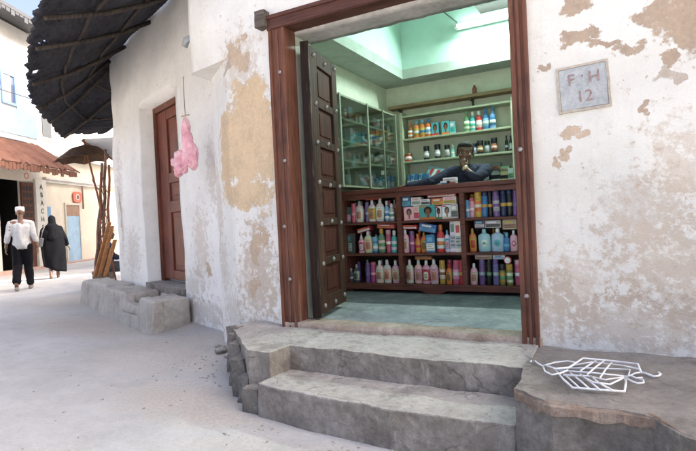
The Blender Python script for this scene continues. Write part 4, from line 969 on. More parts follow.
# ---- the vendor, leaning on the counter with his chin on his hand
vendor = thing('person', 'man in a slate blue shirt leaning on the shop counter, hand at his chin', 'person', (.93, 2.3, .42))
HM = Matrix.Translation((.925, 2.15, 1.885)) @ Matrix.Rotation(R(14), 4, 'Z') @ Matrix.Rotation(R(6), 4, 'X') @ Matrix.Rotation(R(4), 4, 'Y') @ Matrix.Diagonal((1.15, 1.1, 1.0, 1))
SL, SR = Vector((.745, 2.24, 1.70)), Vector((1.13, 2.22, 1.695)); EL, ER = Vector((.56, 2.06, 1.605)), Vector((1.075, 1.985, 1.60)); WL, WR = Vector((.30, 1.96, 1.572)), Vector((.955, 2.015, 1.715))
bm = new_bm()
head_prims(bm, HM)
limb(bm, [(.93, 2.22, 1.73), (.935, 2.26, 1.64), (.94, 2.31, 1.40), (.94, 2.33, 1.22)], [.058, .085, .13, .125]); limb(bm, [SL, (.94, 2.25, 1.68), SR], [.040, .055, .040])
limb(bm, [SL, EL, WL], [.040, .034, .026]); limb(bm, [SR, ER, WR], [.040, .034, .026])
for s_ in (-1, 1): limb(bm, [(.94+s_*.09, 2.33, 1.2), (.94+s_*.11, 2.32, .86), (.94+s_*.11, 2.34, .48), (.94+s_*.12, 2.25, .455)], [.10, .065, .042, .032])
hand_prims(bm, WL, (-1, -.15, -.10), (0, .1, 1), .17, .25, .5, -1)
hand_prims(bm, WR, (-.30, .02, .95), (.30, -.95, .05), .17, 1.05, 0, 1)
me = remeshed('body', bm, .0065, 2); body = add('body', me, M_skin, vendor, smooth=True)
eyes(HM, vendor)
bm = new_bm(); ball(bm, HM @ Vector((0, -.088, -.059)), (.019, .006, .0022), 2, 0, HM.to_3x3()); finish('mouth', bm, paint((.035, .012, .010)), vendor, smooth=True)
bm = new_bm()
for s_ in (-1, 1):
    tube(bm, [HM @ Vector((s_*.012, -.0885, .030)), HM @ Vector((s_*.032, -.086, .035)), HM @ Vector((s_*.050, -.074, .028))], [.003, .004, .002], 6)
finish('eyebrows', bm, M_hair, vendor)
bm = new_bm()
for c_, r_ in (((0, .028, .062), (.078, .092, .074)), ((0, .058, .02), (.072, .068, .078)), ((0, -.032, .090), (.056, .048, .036)), ((.062, .02, .035), (.018, .05, .05)), ((-.062, .02, .035), (.018, .05, .05))): ball(bm, HM @ Vector(c_), r_, 3, 0, HM.to_3x3())
me = remeshed('hair', bm, .007, 1)
for v in me.vertices: v.co += noise.noise_vector(Vector(v.co)*70)*.004
add('hair', me, M_hair, vendor, smooth=True)
bm = new_bm()
limb(bm, [(.935, 2.22, 1.65), (.94, 2.26, 1.52), (.94, 2.32, 1.15)], [.135, .165, .165]); limb(bm, [SL+Vector((.01, 0, 0)), (.93, 2.255, 1.695), SR+Vector((-.02, 0, 0))], [.066, .085, .066])
limb(bm, [SL, EL, WL+Vector((.02, 0, 0))], [.066, .050, .036]); limb(bm, [SR, ER+Vector((0, 0, .0)), WR+Vector((.02, 0, -.045))], [.066, .052, .040])
me = remeshed('shirt', bm, .009, 2)
for v in me.vertices:
    p = Vector(v.co); v.co = p+noise.noise_vector(Vector((p.x*9, p.y*9, p.z*5)))*.010+noise.noise_vector(p*26)*.007
add('shirt', me, M_shirt, vendor, smooth=True)
bm = new_bm()
tube(bm, [(.865, 2.155, 1.705), (.84, 2.24, 1.735), (.93, 2.31, 1.755), (1.02, 2.24, 1.735), (.99, 2.155, 1.705), (.955, 2.135, 1.655)], [.012, .018, .02, .018, .014, .008], 8); finish('collar', bm, M_shirt, vendor, smooth=True)
bm = new_bm()
for s_ in (-1, 1): limb(bm, [(.94+s_*.09, 2.33, 1.18), (.94+s_*.11, 2.32, .86), (.94+s_*.11, 2.34, .50)], [.13, .092, .07])
add('trousers', remeshed('trousers', bm, .016, 3), mat('dark_trousers', (.03, .03, .035), .9, .2, 40, .2), vendor, smooth=True)
bm = new_bm(); dr = (WR-ER).normalized(); tube(bm, [WR-dr*.012, WR+dr*.012], .034, 16); ball(bm, WR+Vector((.012, -.034, .0)), (.017, .008, .017), 2); finish('wristwatch', bm, mat('gold_metal', (.62, .52, .36), .45, .1, 30, 0, metal=.2), vendor, smooth=True)

def figure(name_label, loc, rz, H, pose):
    """figure walking away along local +y; joints in metres for a height of 1.75"""
    t = thing('person', name_label, 'person', loc, rz)
    M = Matrix.Translation(loc) @ Matrix.Rotation(rz, 4, 'Z') @ Matrix.Scale(H/1.75, 4)
    return t, M
def V_(M, p): return M @ Vector(p)
# ---- man in white shirt and cap, seen from behind, left foot lifting
loc = Vector((-9.28, 3.12, .02)); man, M = figure('man in white shirt, dark trousers and white cap walking away up the street', loc, R(58), 1.80, None)
k_ = 1.80/1.75
def LB(bm, pts, rad): limb(bm, [V_(M, p) for p in pts], [r*k_ for r in rad])
legL = [(-.095, .0, .92), (-.105, .06, .50), (-.12, -.20, .13), (-.125, -.10, .03)]; legR = [(.095, .0, .92), (.10, .10, .48), (.115, .08, .09), (.13, .22, .035)]
armL = [(-.185, .0, 1.415), (-.245, -.03, 1.14), (-.29, .07, .90)]; armR = [(.185, .0, 1.415), (.24, -.05, 1.14), (.29, -.05, .89)]
bm = new_bm()
HMm = M @ Matrix.Translation((0, .03, 1.635)) @ Matrix.Rotation(R(180), 4, 'Z')
head_prims(bm, HMm)
LB(bm, [(0, 0, 1.50), (0, .0, 1.32), (0, 0, 1.1), (0, 0, .96)], [.06, .13, .125, .13]); LB(bm, [armL[0], (0, 0, 1.43), armR[0]], [.055, .07, .055])
for a_ in (legL, legR): LB(bm, a_, [.09, .062, .042, .038])
for a_ in (armL, armR): LB(bm, a_, [.052, .041, .028])
hand_prims(bm, V_(M, armL[2]), M.to_3x3() @ Vector((-.1, .15, -1)), M.to_3x3() @ Vector((-1, 0, .1)), .18, .5, .2, 1); hand_prims(bm, V_(M, armR[2]), M.to_3x3() @ Vector((.1, .1, -1)), M.to_3x3() @ Vector((1, 0, .1)), .18, .5, .2, -1)
add('body', remeshed('body', bm, .010, 2), M_skin, man, smooth=True)
bm = new_bm()
LB(bm, [(-.06, 0, 1.32), (-.05, 0, 1.1), (-.06, 0, .95)], [.120, .115, .13]); LB(bm, [(.06, 0, 1.32), (.05, 0, 1.1), (.06, 0, .95)], [.120, .115, .13]); LB(bm, [(0, -.015, 1.34), (0, -.02, 1.1), (0, -.02, .95)], [.125, .125, .135]); LB(bm, [(-.175, 0, 1.41), (0, 0, 1.45), (.175, 0, 1.41)], [.062, .078, .062])
for a_ in (armL, armR): LB(bm, [a_[0], a_[1], tuple(Vector(a_[1]).lerp(Vector(a_[2]), .45))], [.064, .055, .052])
me = remeshed('shirt', bm, .014, 3)
cutz = V_(M, (0, 0, .86)).z
for v in me.vertices:
    p = Vector(v.co)
    q = p+noise.noise_vector(Vector((p.x*9, p.y*9, p.z*4)))*.022+noise.noise_vector(p*20)*.006
    if q.z < cutz+.02: q.z = cutz+noise.noise(p*6)*.03          # straight hem
    v.co = q
add('shirt', me, mat('white_cotton', (.46, .46, .46), .9, .08, 30, .2), man, smooth=True)
bm = new_bm()
for a_ in (legL, legR): LB(bm, [a_[0], a_[1], tuple(Vector(a_[1]).lerp(Vector(a_[2]), .86))], [.108, .090, .078])
me = remeshed('trousers', bm, .014, 3)
for v in me.vertices: p = Vector(v.co); v.co = p+noise.noise_vector(Vector((p.x*8, p.y*8, p.z*5)))*.018
add('trousers', me, mat('black_cloth', (.008, .008, .010), .9, .3, 40, .2), man, smooth=True)
bm = new_bm(); prof = [(.086, 0), (.089, .03), (.087, .085), (.075, .105), (.03, .112), (.005, .113)]
lathe(bm, [(r*k_, z*k_) for r, z in prof], 20)
for v in bm.verts: v.co = V_(M, (0, .02, 1.665))+Vector(v.co)
finish('cap', bm, mat('white_cap', (.60, .60, .58), .85, .08, 60, .4), man, smooth=True)
for a_ in (legL, legR):
    bm = new_bm(); LB(bm, [(a_[2][0], a_[2][1]-.03, a_[3][2]), a_[3]], [.044, .042]); add('shoe', remeshed('shoe', bm, .012, 1), mat('grey_sandal', (.25, .23, .21), .8, .2, 30, 0), man, smooth=True)
# ---- woman in black veil
loc = Vector((-10.6, 4.63, .02)); woman, M = figure('woman wrapped in a long black veil and gown walking away behind the man', loc, R(62), 1.64, None); k_ = 1.64/1.75
legL = [(-.085, .0, .90), (-.09, -.02, .48), (-.095, -.18, .10), (-.095, -.08, .03)]; legR = [(.085, 0, .90), (.085, .08, .48), (.09, .05, .08), (.095, .18, .03)]
armL = [(-.17, 0, 1.38), (-.25, .0, 1.12), (-.24, .14, .95)]; armR = [(.17, 0, 1.38), (.27, -.02, 1.12), (.36, .05, .92)]
HMm = M @ Matrix.Translation((0, .03, 1.635)) @ Matrix.Rotation(R(180), 4, 'Z')
bm = new_bm(); head_prims(bm, HMm)
LB(bm, [(0, 0, 1.48), (0, 0, 1.3), (0, 0, 1.05), (0, 0, .95)], [.055, .115, .11, .13]); LB(bm, [armL[0], (0, 0, 1.40), armR[0]], [.05, .065, .05])
for a_ in (legL, legR): LB(bm, a_, [.088, .058, .040, .034])
for a_ in (armL, armR): LB(bm, a_, [.046, .037, .025])
hand_prims(bm, V_(M, armL[2]), M.to_3x3() @ Vector((.3, .6, -.6)), M.to_3x3() @ Vector((-1, 0, .1)), .165, .6, .2, 1); hand_prims(bm, V_(M, armR[2]), M.to_3x3() @ Vector((.5, .2, -.8)), M.to_3x3() @ Vector((.8, 0, .6)), .165, .4, .2, -1)
add('body', remeshed('body', bm, .010, 2), M_skin, woman, smooth=True)
bm = new_bm(); seg = 40; rings = []
for i in range(19):
    t_ = i/18; ring = []
    for j in range(seg):
        a_ = 2*math.pi*j/seg; cx_, sy_ = math.cos(a_), math.sin(a_)
        hem = .20+.10*(1-cx_)*.5+.08*max(0, -cx_)
        z = 1.47*(1-t_)+hem*t_
        w_ = (.10+.15*min(1, t_/.12)+.05*math.sin(min(1, t_/.6)*math.pi*.5))-.045*max(0, t_-.55)/.45
        fold = 1+.05*t_*math.sin(a_*7+1.3*math.sin(z*5))+.04*math.sin(a_*4+z*6)*t_
        ring.append(bm.verts.new(V_(M, (w_*1.02*cx_*fold+.02*t_, w_*.74*sy_*fold, z))))
    rings.append(ring)
for a_, b_ in zip(rings, rings[1:]):
    for j in range(seg): bm.faces.new((a_[j], a_[(j+1) % seg], b_[(j+1) % seg], b_[j]))
bm.faces.new(rings[0][::-1])
M_blk = mat('black_veil_cloth', (.005, .005, .007), .85, .4, 25, .3)
o = finish('gown', bm, M_blk, woman, smooth=True); q = o.modifiers.new('t', 'SOLIDIFY'); q.thickness = .008
bm = new_bm()
LB(bm, [(0, .02, 1.68), (0, -.0, 1.52), (0, -.01, 1.38), (0, -.02, 1.14)], [.105, .11, .20, .225]); LB(bm, [(-.17, 0, 1.37), (.17, 0, 1.37)], [.10, .10])
for a_ in (armL, armR): LB(bm, [a_[0], a_[1], tuple(Vector(a_[1]).lerp(Vector(a_[2]), .8))], [.10, .085, .06])
me = remeshed('veil', bm, .014, 4)
for v in me.vertices: p = Vector(v.co); v.co = p+noise.noise_vector(Vector((p.x*7, p.y*7, p.z*3)))*.025
add('veil', me, M_blk, woman, smooth=True)
sb = thing('shoulder_bag', "dark shoulder bag hanging at the veiled woman's left side", 'bag', V_(M, (-.26, -.05, .95)))
bm = new_bm(); Mb = M @ Matrix.Translation((-.285, -.10, 1.05)) @ Matrix.Rotation(R(12), 4, 'Y'); box(bm, (-.05, -.13, -.13), (.05, .11, .12), 0, Mb); finish('pouch', bm, mat('grey_black_leather', (.05, .05, .055), .5, .3, 20, .2), sb, bevel=.02)
bm = new_bm(); tube(bm, [V_(M, p) for p in ((-.27, .0, 1.16), (-.25, -.07, 1.36), (-.18, -.10, 1.47), (-.24, -.16, 1.34), (-.28, -.18, 1.16))], .011, 6); finish('strap', bm, MATS['grey_black_leather'], sb)
# ---- person sitting behind the poles
loc = Vector((-6.70, 3.27, .02)); sit, M = figure('person in dark blue shirt and pale hat sitting behind the poles', loc, R(-35), 1.70, None); k_ = 1.7/1.75
bm = new_bm(); HMm = M @ Matrix.Translation((0, .10, 1.17)) @ Matrix.Rotation(R(180), 4, 'Z'); head_prims(bm, HMm)
armL = [(-.2, .04, .95), (-.27, .14, .72), (-.12, .30, .66)]; armR = [(.2, .04, .95), (.27, .14, .72), (.12, .30, .66)]
LB(bm, [(0, .06, 1.04), (0, .02, .86), (0, 0, .62), (0, 0, .52)], [.055, .125, .12, .14]); LB(bm, [armL[0], (0, .04, .97), armR[0]], [.055, .065, .055])
for s_ in (-1, 1): LB(bm, [(s_*.09, .0, .52), (s_*.13, .42, .50), (s_*.12, .44, .10), (s_*.13, .56, .04)], [.09, .065, .045, .036])
for a_, sd in ((armL, 1), (armR, -1)):
    LB(bm, a_, [.05, .04, .027]); hand_prims(bm, V_(M, a_[2]), M.to_3x3() @ Vector((sd*.5, .8, -.2)), M.to_3x3() @ Vector((0, .2, 1)), .17, .5, .2, sd)
add('body', remeshed('body', bm, .010, 2), M_skin, sit, smooth=True)
bm = new_bm(); LB(bm, [(0, .02, .88), (0, 0, .64), (0, 0, .52)], [.16, .17, .175]); LB(bm, [armL[0], (0, .04, .96), armR[0]], [.077, .09, .077])
for a_ in (armL, armR): LB(bm, [a_[0], a_[1], tuple(Vector(a_[1]).lerp(Vector(a_[2]), .5))], [.077, .064, .055])
add('shirt', remeshed('shirt', bm, .014, 4), mat('dark_blue_cotton', (.03, .04, .08), .9, .25, 40, .2), sit, smooth=True)
bm = new_bm()
for s_ in (-1, 1): LB(bm, [(s_*.09, .0, .50), (s_*.13, .42, .49), (s_*.12, .44, .16)], [.125, .09, .08])
add('trousers', remeshed('trousers', bm, .014, 4), mat('grey_cloth', (.10, .10, .11), .9, .2, 40, .2), sit, smooth=True)
bm = new_bm(); lathe(bm, [(.15, 0), (.155, .008), (.095, .02), (.088, .075), (.06, .095), (.005, .097)], 20)
for v in bm.verts: v.co = V_(M, (0, .09, 1.225))+Vector(v.co)
finish('hat', bm, mat('pale_straw', (.55, .52, .38), .9, .15, 60, .3), sit, smooth=True)
cr_ = thing('crate', 'grey wooden crate seat under the person behind the poles', 'crate', (-6.70, 3.27, 0), R(-35))
bm = new_bm(); Mc = Matrix.Translation((-6.70, 3.27, 0)) @ Matrix.Rotation(R(-35), 4, 'Z')
for z in (.03, .16, .29):
    for lo, hi in (((-.24, -.24, z), (.24, -.22, z+.10)), ((-.24, .12, z), (.24, .14, z+.10)), ((-.24, -.22, z), (-.22, .12, z+.10)), ((.22, -.22, z), (.24, .12, z+.10))): box(bm, lo, hi, 0, Mc)
M_cr = wood('grey_crate_wood', (.25, .21, .17), (.12, .10, .08), 'x', .85)
finish('slats', bm, M_cr, cr_); bm = new_bm(); box(bm, (-.25, -.25, .395), (.25, .15, .42), 0, Mc); finish('lid', bm, M_cr, cr_)
bm = new_bm()
for x, y in ((-.21, -.21), (.21, -.21), (-.21, .11), (.21, .11)): box(bm, (x-.012, y-.012, .0), (x+.012, y+.012, .394), 0, Mc)
finish('corner_posts', bm, M_cr, cr_)

# ================================================================== poles, planks and parasol at the house corner
M_stick = wood('reddish_pole_wood', (.30, .13, .08), (.09, .045, .03), 'z', .8); M_stick2 = wood('grey_brown_pole', (.22, .14, .10), (.06, .045, .035), 'z', .85); M_plank = wood('orange_plank_wood', (.48, .24, .11), (.28, .13, .06), 'z', .75)
for b_, t_, r_, mt, lab in (((-6.01, 2.56, .41), (-5.62, 2.53, 2.42), .026, M_stick2, 'crooked grey brown pole nearest the street by the house corner'), ((-5.96, 2.60, .41), (-5.64, 2.51, 2.26), .02, M_stick, 'short reddish pole leaning at the house corner'),
                        ((-5.89, 2.62, .41), (-5.55, 2.56, 2.66), .028, M_stick2, 'tallest grey brown pole leaning on the house corner'), ((-5.83, 2.66, .40), (-5.51, 2.58, 2.38), .024, M_stick, 'reddish pole closest to the house wall')):
    b_, t_ = Vector(b_), Vector(t_); pts = [b_.lerp(t_, i/8)+noise.noise_vector(b_*9+Vector((0, 0, i*.7)))*.035*(0 < i < 8) for i in range(9)]
    pl_ = thing('pole', lab, 'pole', b_, 0, 'poles leaning at the house corner')
    bm = new_bm(); tube(bm, pts, [r_*(1.1-.3*i/8) for i in range(9)], 8); finish('shaft', bm, mt, pl_, smooth=True)
    for i in (3, 4, 5, 6):
        bm = new_bm(); d_ = noise.noise_vector(pts[i]*5+Vector((i, 0, 0))).normalized(); tube(bm, [pts[i], pts[i]+Vector((d_.x*.12, d_.y*.1, .10)), pts[i]+Vector((d_.x*.20, d_.y*.14, .22))], [.011, .008, .005], 6)
        finish('twig', bm, mt, pl_, smooth=True)
for i, (b_, t_, lab) in enumerate((((-5.97, 2.52, .42), (-5.50, 2.52, 1.37), 'orange plank leaning leftmost of three'), ((-5.90, 2.56, .42), (-5.47, 2.55, 1.30), 'orange plank leaning in the middle of three'), ((-5.80, 2.60, .42), (-5.44, 2.57, 1.06), 'shortest orange plank leaning beside house corner'))):
    bm = new_bm(); b_, t_ = Vector(b_), Vector(t_); d_ = (t_-b_); Mx = Matrix.Translation(b_) @ d_.to_track_quat('Z', 'Y').to_matrix().to_4x4(); box(bm, (-.035, -.012, 0), (.035, .012, d_.length), 0, Mx)
    tag(finish('plank', bm, M_plank, bevel=.003), lab, 'plank', 'planks leaning at the house corner')
ps = thing('parasol', 'dark brown cloth parasol on a slanting stick beside the house corner', 'parasol', (-6.0, 2.8, .0))
ap = Vector((-6.40, 2.76, 2.86)); rimc = ap+Vector((.03, -.04, -.30))
bm = new_bm(); n_ = 8; rim = []; mid = []
for i in range(n_*2):
    a_ = math.pi*i/n_+.2; rr = .52*(1 if i % 2 == 0 else .90)
    rim.append(bm.verts.new((rimc.x+rr*math.cos(a_)*1.0, rimc.y+rr*math.sin(a_), rimc.z+(.0 if i % 2 == 0 else .035)+.05*math.cos(a_-.6))))
    mid.append(bm.verts.new((ap.x+.5*(rr*math.cos(a_))+.015, ap.y+.5*rr*math.sin(a_)-.02, ap.z-.085+(.0 if i % 2 == 0 else .01)+.025*math.cos(a_-.6))))
tp = bm.verts.new(ap)
for i in range(n_*2):
    j = (i+1) % (n_*2); bm.faces.new((mid[i], mid[j], tp)); bm.faces.new((rim[i], rim[j], mid[j], mid[i]))
ribs = [(Vector(rim[i].co), Vector(mid[i].co)) for i in range(0, n_*2, 2)]
o = finish('canopy', bm, mat('brown_canvas', (.10, .062, .042), .9, .3, 14, .3), ps); q = o.modifiers.new('t', 'SOLIDIFY'); q.thickness = .01
bm = new_bm(); tube(bm, [ap+Vector((-.03, 0, .10)), ap, (-6.15, 2.79, 1.89), (-6.0, 2.80, 1.2), (-5.76, 2.84, .0)], .018, 8); finish('stick', bm, M_stick, ps, smooth=True)
for a_, b_ in ribs:
    bm = new_bm(); tube(bm, [ap+Vector((0, 0, -.02)), b_+Vector((0, 0, -.015)), a_+Vector((0, 0, -.012))], .006, 6); finish('rib', bm, M_stick, ps)

# ================================================================== far side of the street
FA = R(116); FO = Vector((-14.308, 5.283, 0)); MF = Matrix.Translation(FO) @ Matrix.Rotation(FA, 4, 'Z')      # x along the street wall, -y towards the street
def fp(u, o, z): return MF @ Vector((u, -o, z))
def fbox(bm, u0, u1, o0, o1, z0, z1): box(bm, (u0, -o1, z0), (u1, -o0, z1), 0, MF)
M_fw = plaster('far_white_wall', (.62, .60, .56), [], (), dirt=.3); M_fc = plaster('far_cream_wall', (.70, .64, .53), [], (), dirt=.3)
M_pb = mat('pale_blue_paint', (.33, .45, .60), .8, .12, 3, .1)
fs = thing('corner_shop', 'tall white and pale blue house with a dark open shop under a brown awning', 'house', FO)
bm = new_bm()
fbox(bm, -6, .05, -6, 0, -.1, 8.0); fbox(bm, .05, .98, -6, -2.2, -.1, 3.35); fbox(bm, .98, 2.02, -6, 0, -.1, 8.0); fbox(bm, .05, .98, -6, 0, 3.35, 8.0)
finish('wall', bm, M_fw, fs)
bm = new_bm(); fbox(bm, .06, .97, -2.19, -2.1, 0, 3.3); fbox(bm, .055, .08, -2.1, -.05, 0, 3.3); fbox(bm, .95, .975, -2.1, -.05, 0, 3.3); fbox(bm, .08, .95, -2.1, -.06, 3.25, 3.34); fbox(bm, .08, .95, -2.1, -.06, .05, .09); finish('shade_lining', bm, M_dark, fs)  # lining coloured near-black, the shade of the open shop put into its colour
bm = new_bm(); fbox(bm, 1.06, 2.025, .003, .02, 4.45, 6.75); fbox(bm, -5.9, 1.06, .003, .02, 4.45, 5.30); fbox(bm, -5.9, .36, .003, .02, 5.30, 6.5); finish('blue_band', bm, M_pb, fs)
wn = bm = new_bm(); fbox(bm, .38, 1.06, .003, .05, 5.36, 5.44); fbox(bm, .38, 1.06, .003, .05, 6.30, 6.38); fbox(bm, .38, .45, .003, .05, 5.44, 6.30); fbox(bm, .98, 1.06, .003, .05, 5.44, 6.30); wf = finish('window', bm, mat('blue_window_frame', (.24, .38, .60), .6, .1, 10, 0), fs)
bm = new_bm(); fbox(bm, .45, .82, .003, .02, 5.44, 6.30); finish('shutter', bm, mat('mauve_shutter', (.42, .38, .42), .7, .15, 10, 0), wf)
bm = new_bm(); fbox(bm, .82, .98, .003, .008, 5.44, 6.30); finish('pane', bm, mat('dim_glass', (.10, .13, .20), .2, .1, 10, 0), wf)
bm = new_bm(); fbox(bm, -6.2, 2.1, -6.2, .75, 8.05, 8.16)
for i in range(40):
    u = -6+i*.2; h = random.uniform(.06, .20); fbox(bm, u, u+.17, .70, .74, 8.05-h, 8.049)
finish('eave', bm, mat('grey_eave_sheet', (.05, .052, .058), .7, .2, 8, .2), fs)
# carved shutter door beside the opening
bm = new_bm(); fbox(bm, 1.0, 1.57, .003, .07, .12, 2.92); sh = finish('carved_shutter', bm, wood('dark_carved_wood', (.12, .055, .035), (.05, .025, .018), 'z', .7), fs)
for r_ in range(6):
    for c_ in range(3):
        bm = new_bm(); fbox(bm, 1.05+c_*.165, 1.16+c_*.165, .071, .078, 1.55+r_*.22, 1.70+r_*.22); finish('panel', bm, mat('black_recess', (.02, .015, .012), .8, .2, 20, 0), sh)  # near-black slabs standing slightly proud of the shutter face
bm = new_bm(); fbox(bm, .06, 1.59, .003, .06, 2.96, 3.34); finish('door_head', bm, M_fc, fs)
bm = new_bm(); fbox(bm, 1.60, 2.16, .003, .14, -.1, 3.06); pil = finish('pilaster', bm, mat('pale_grey_sign_board', (.62, .60, .54), .85, .1, 6, .1), fs, bevel=.01)
for i, ch in enumerate('ABACHEK'):
    me = text_mesh(ch, .24, .004); o = add('lettering', me, mat('black_sign_paint', (.03, .03, .03), .8, .2, 20, 0), pil)
    o.matrix_basis = MF @ Matrix.Translation((1.88, -.146, 2.80-i*.275)) @ Matrix.Rotation(R(90), 4, 'X')
me = text_mesh('O', .30, .004); o = add('painted_mark', me, paint((.55, .12, .08)), fs); o.matrix_basis = MF @ Matrix.Translation((1.28, -.066, 3.13)) @ Matrix.Rotation(R(90), 4, 'X')
# brown awning with ragged lower edge
bm = new_bm(); n_ = 60; top = []; bot = []
for i in range(n_+1):
    u = -5+6.95*i/n_; top.append(bm.verts.new(fp(u, .03, 4.22+.02*math.sin(i*2.1)))); bot.append(bm.verts.new(fp(u+.05*(i == n_), 1.42+.03*math.sin(i*1.7), 3.22+.03*math.sin(i*2.4)+(.05 if i % 2 else 0))))
for i in range(n_): bm.faces.new((top[i], top[i+1], bot[i+1], bot[i]))
M_rust = mat('rusty_brown_sheet', (.17, .085, .062), .85, .3, 5, .3)
o = finish('awning', bm, M_rust, fs); q = o.modifiers.new('t', 'SOLIDIFY'); q.thickness = .04
bm = new_bm()
for i in range(46):
    u = -5+i*.15; h = random.uniform(.09, .20); fbox(bm, u, u+.13, 1.39, 1.42, 3.22-h, 3.24)
finish('fringe', bm, M_rust, o)
bm = new_bm(); fbox(bm, -5, 1.3, .03, .10, 4.25, 4.36); finish('gutter', bm, mat('grey_blue_sheet', (.45, .55, .62), .6, .15, 5, 0), fs)
# cream house with blue door
fh = thing('cream_house', 'low cream house with a faded blue door and a moulded cornice across the street', 'house', fp(4, 0, 0))
bm = new_bm(); fbox(bm, 2.03, 16, -5, 0, -.2, 3.95); finish('wall', bm, M_fc, fh)
bm = new_bm(); fbox(bm, 2.2, 16, .0, .09, 3.0, 3.10); fbox(bm, 2.2, 16, .0, .14, 3.10, 3.17); finish('cornice', bm, M_fw, fh)
bm = new_bm(); fbox(bm, 2.03, 16, -5, .22, 3.95, 4.05); finish('roof', bm, M_fw, fh)
bm = new_bm(); fbox(bm, 3.36, 3.42, .003, .05, .05, 2.32); fbox(bm, 4.28, 4.34, .003, .05, .05, 2.32); fbox(bm, 3.42, 4.28, .003, .05, 2.24, 2.32); dfr = finish('door_frame', bm, mat('pale_frame', (.55, .50, .42), .8, .1, 10, 0), fh)
bm = new_bm(); fbox(bm, 3.42, 4.28, .003, .025, .08, 1.83); finish('door', bm, mat('faded_blue_door', (.30, .44, .56), .7, .2, 4, .1), fh)
bm = new_bm(); fbox(bm, 3.42, 4.28, .003, .03, 1.83, 2.24); finish('transom', bm, mat('brown_transom', (.30, .19, .13), .8, .2, 8, 0), fh)
bm = new_bm(); fbox(bm, 2.30, 2.48, .003, .06, .2, 2.15); finish('blue_shutter', bm, mat('blue_shutter_paint', (.20, .34, .52), .7, .2, 6, 0), fh)
bm = new_bm(); tube(bm, [fp(4.5, .08, 3.0), fp(4.5, .08, 2.1)], .03, 8); finish('rain_pipe', bm, mat('brown_pipe', (.2, .12, .08), .7, .2, 20, 0), fh)
sg = thing('round_sign', 'small rounded red sign with a pale ring on the cream wall', 'sign', fp(4.1, .05, 2.55))
bm = new_bm(); prism(bm, [(.27*math.copysign(abs(math.cos(t))**.55, math.cos(t)), .21*math.copysign(abs(math.sin(t))**.55, math.sin(t))) for t in [2*math.pi*i/28 for i in range(28)]], 0, .05)
MS = MF @ Matrix.Translation((4.17, -.02, 2.55)) @ Matrix.Rotation(R(90), 4, 'X')
for v in bm.verts: v.co = MS @ v.co
finish('board', bm, paint((.62, .13, .07)), sg)
bm = new_bm(); lathe(bm, [(.12, .05), (.12, .056)], 20)
for v in bm.verts: v.co = MS @ v.co
finish('ring', bm, paint((.75, .62, .52)), sg)
bm = new_bm(); lathe(bm, [(.085, .055), (.085, .061)], 18)
for v in bm.verts: v.co = MS @ v.co
finish('emblem', bm, paint((.15, .06, .05)), sg)
bm = new_bm(); fbox(bm, -6, 16, .0, .38, -.1, .13); tag(finish('kerb_strip', bm, mat('pinkish_kerb', (.48, .34, .28), .9, .2, 4, .3)), kind='structure')
# tall white house behind
wh = thing('tall_house', 'tall bright white house with one small window rising behind the cream house', 'house', fp(7, -4, 0))
bm = new_bm(); fbox(bm, 2.06, 18, -12, -2.6, -.1, 8.6); finish('wall', bm, M_fw, wh)
bm = new_bm(); fbox(bm, 6.35, 6.95, -2.597, -2.56, 5.35, 6.25); wf = finish('window', bm, mat('grey_window', (.05, .055, .06), .5, .15, 10, 0), wh)
bm = new_bm(); fbox(bm, 6.25, 7.05, -2.597, -2.5, 5.25, 5.34); finish('sill', bm, M_fw, wf)
bm = new_bm(); fbox(bm, 2.0, 18, -12.2, -2.3, 8.6, 8.75); finish('roof', bm, M_fw, wh)
cb = thing('overhead_cable', 'thin dark cable strung across the pale blue house front', 'cable', fp(-1, .3, 5.6))
bm = new_bm(); tube(bm, [fp(-3, .3, 5.75), fp(0, .35, 5.62), fp(2, .4, 5.66), fp(4, .2, 5.8)], .012, 6); finish('wire', bm, MATS['dark_cable'], cb)
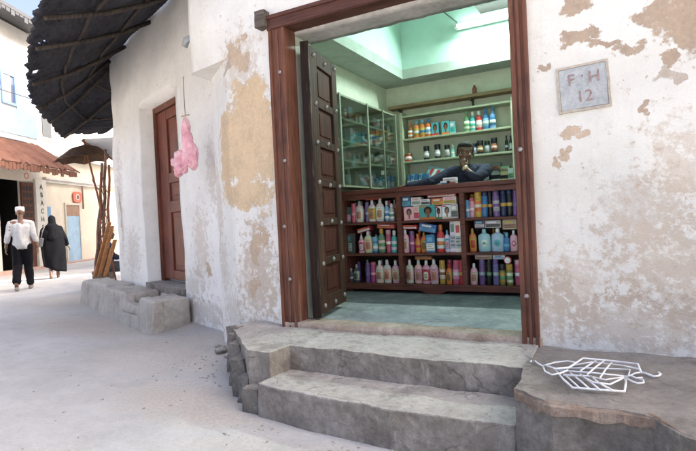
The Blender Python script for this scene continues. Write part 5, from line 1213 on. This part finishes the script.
# pale sheet canopy behind the corner
gc = thing('sheet_canopy', 'pale grey sheet metal canopy sloping down behind the house corner', 'canopy', (-6.0, 2.95, 2.8))
bm = new_bm(); a3 = [(-6.77, 2.96, 3.02), (-5.50, 2.84, 2.42), (-4.7, 3.5, 2.5), (-5.2, 3.9, 3.08)]
vs = [bm.verts.new(p) for p in a3]; bm.faces.new(vs)
o = finish('sheet', bm, mat('grey_sheet', (.55, .55, .54), .6, .1, 6, .1), gc); q = o.modifiers.new('t', 'SOLIDIFY'); q.thickness = .025
bm = new_bm(); tube(bm, [Vector(a3[0])+Vector((0, 0, -.03)), Vector(a3[1])+Vector((0, 0, -.03))], .02, 6); finish('edge_batten', bm, M_stick, gc)
# rubble at the wall foot
rnd = random.Random(5)
for i, (x, y, r_) in enumerate(((-.83, .12, .05), (-.70, .06, .028), (-.98, .24, .026), (-.60, .02, .035))):
    bm = new_bm(); ball(bm, (0, 0, 0), (r_*1.3, r_, r_*.7), 2)
    for v in bm.verts: v.co += noise.noise_vector(v.co*18+Vector((i*3, 0, 0)))*r_*.45
    for v in bm.verts: v.co += Vector((x, y, ground_z(x, y)+r_*.4))
    tag(finish('rubble_stone', bm, M_conc), ['largest', 'small flat', 'smallest', 'second largest'][i]+' rubble stone lying on the earth at the foot of the corner wall', 'stone', 'rubble at the wall foot')

# loose grit swept against the wall foot and the steps
bm = new_bm(); rnd = random.Random(9)
for i in range(300):
    t_ = rnd.random()
    if t_ < .45: x = rnd.uniform(-2.2, -.3); y = (.63-(x+1)*.41 if x < -1.2 else .1)-abs(rnd.gauss(0, .32))-.08
    elif t_ < .75: x = rnd.uniform(.2, 2.2); y = -.88-abs(rnd.gauss(0, .18))
    else: x = rnd.uniform(-5, 1.0); y = rnd.uniform(-1.9, .5)
    if x < -1.0 and y > .632-(x+1)*.41-.56: continue
    r_ = rnd.choice((.004, .005, .006, .008, .011)); q = bmesh.ops.create_icosphere(bm, subdivisions=1, radius=r_)['verts']
    o_ = Vector((x, y, ground_z(x, y)+r_*.3)); a_ = rnd.uniform(.6, 1.4)
    for v in q: v.co = Vector((v.co.x*a_, v.co.y, v.co.z*.6))+noise.noise_vector(v.co*200+o_)*r_*.35+o_
tag(finish('grit', bm, stone('grit_stone', ((.28, .25, .21), (.40, .37, .33), (.52, .50, .46)), .95, 20)), 'fine grit scattered along the wall foot and steps', 'grit', kind='stuff')
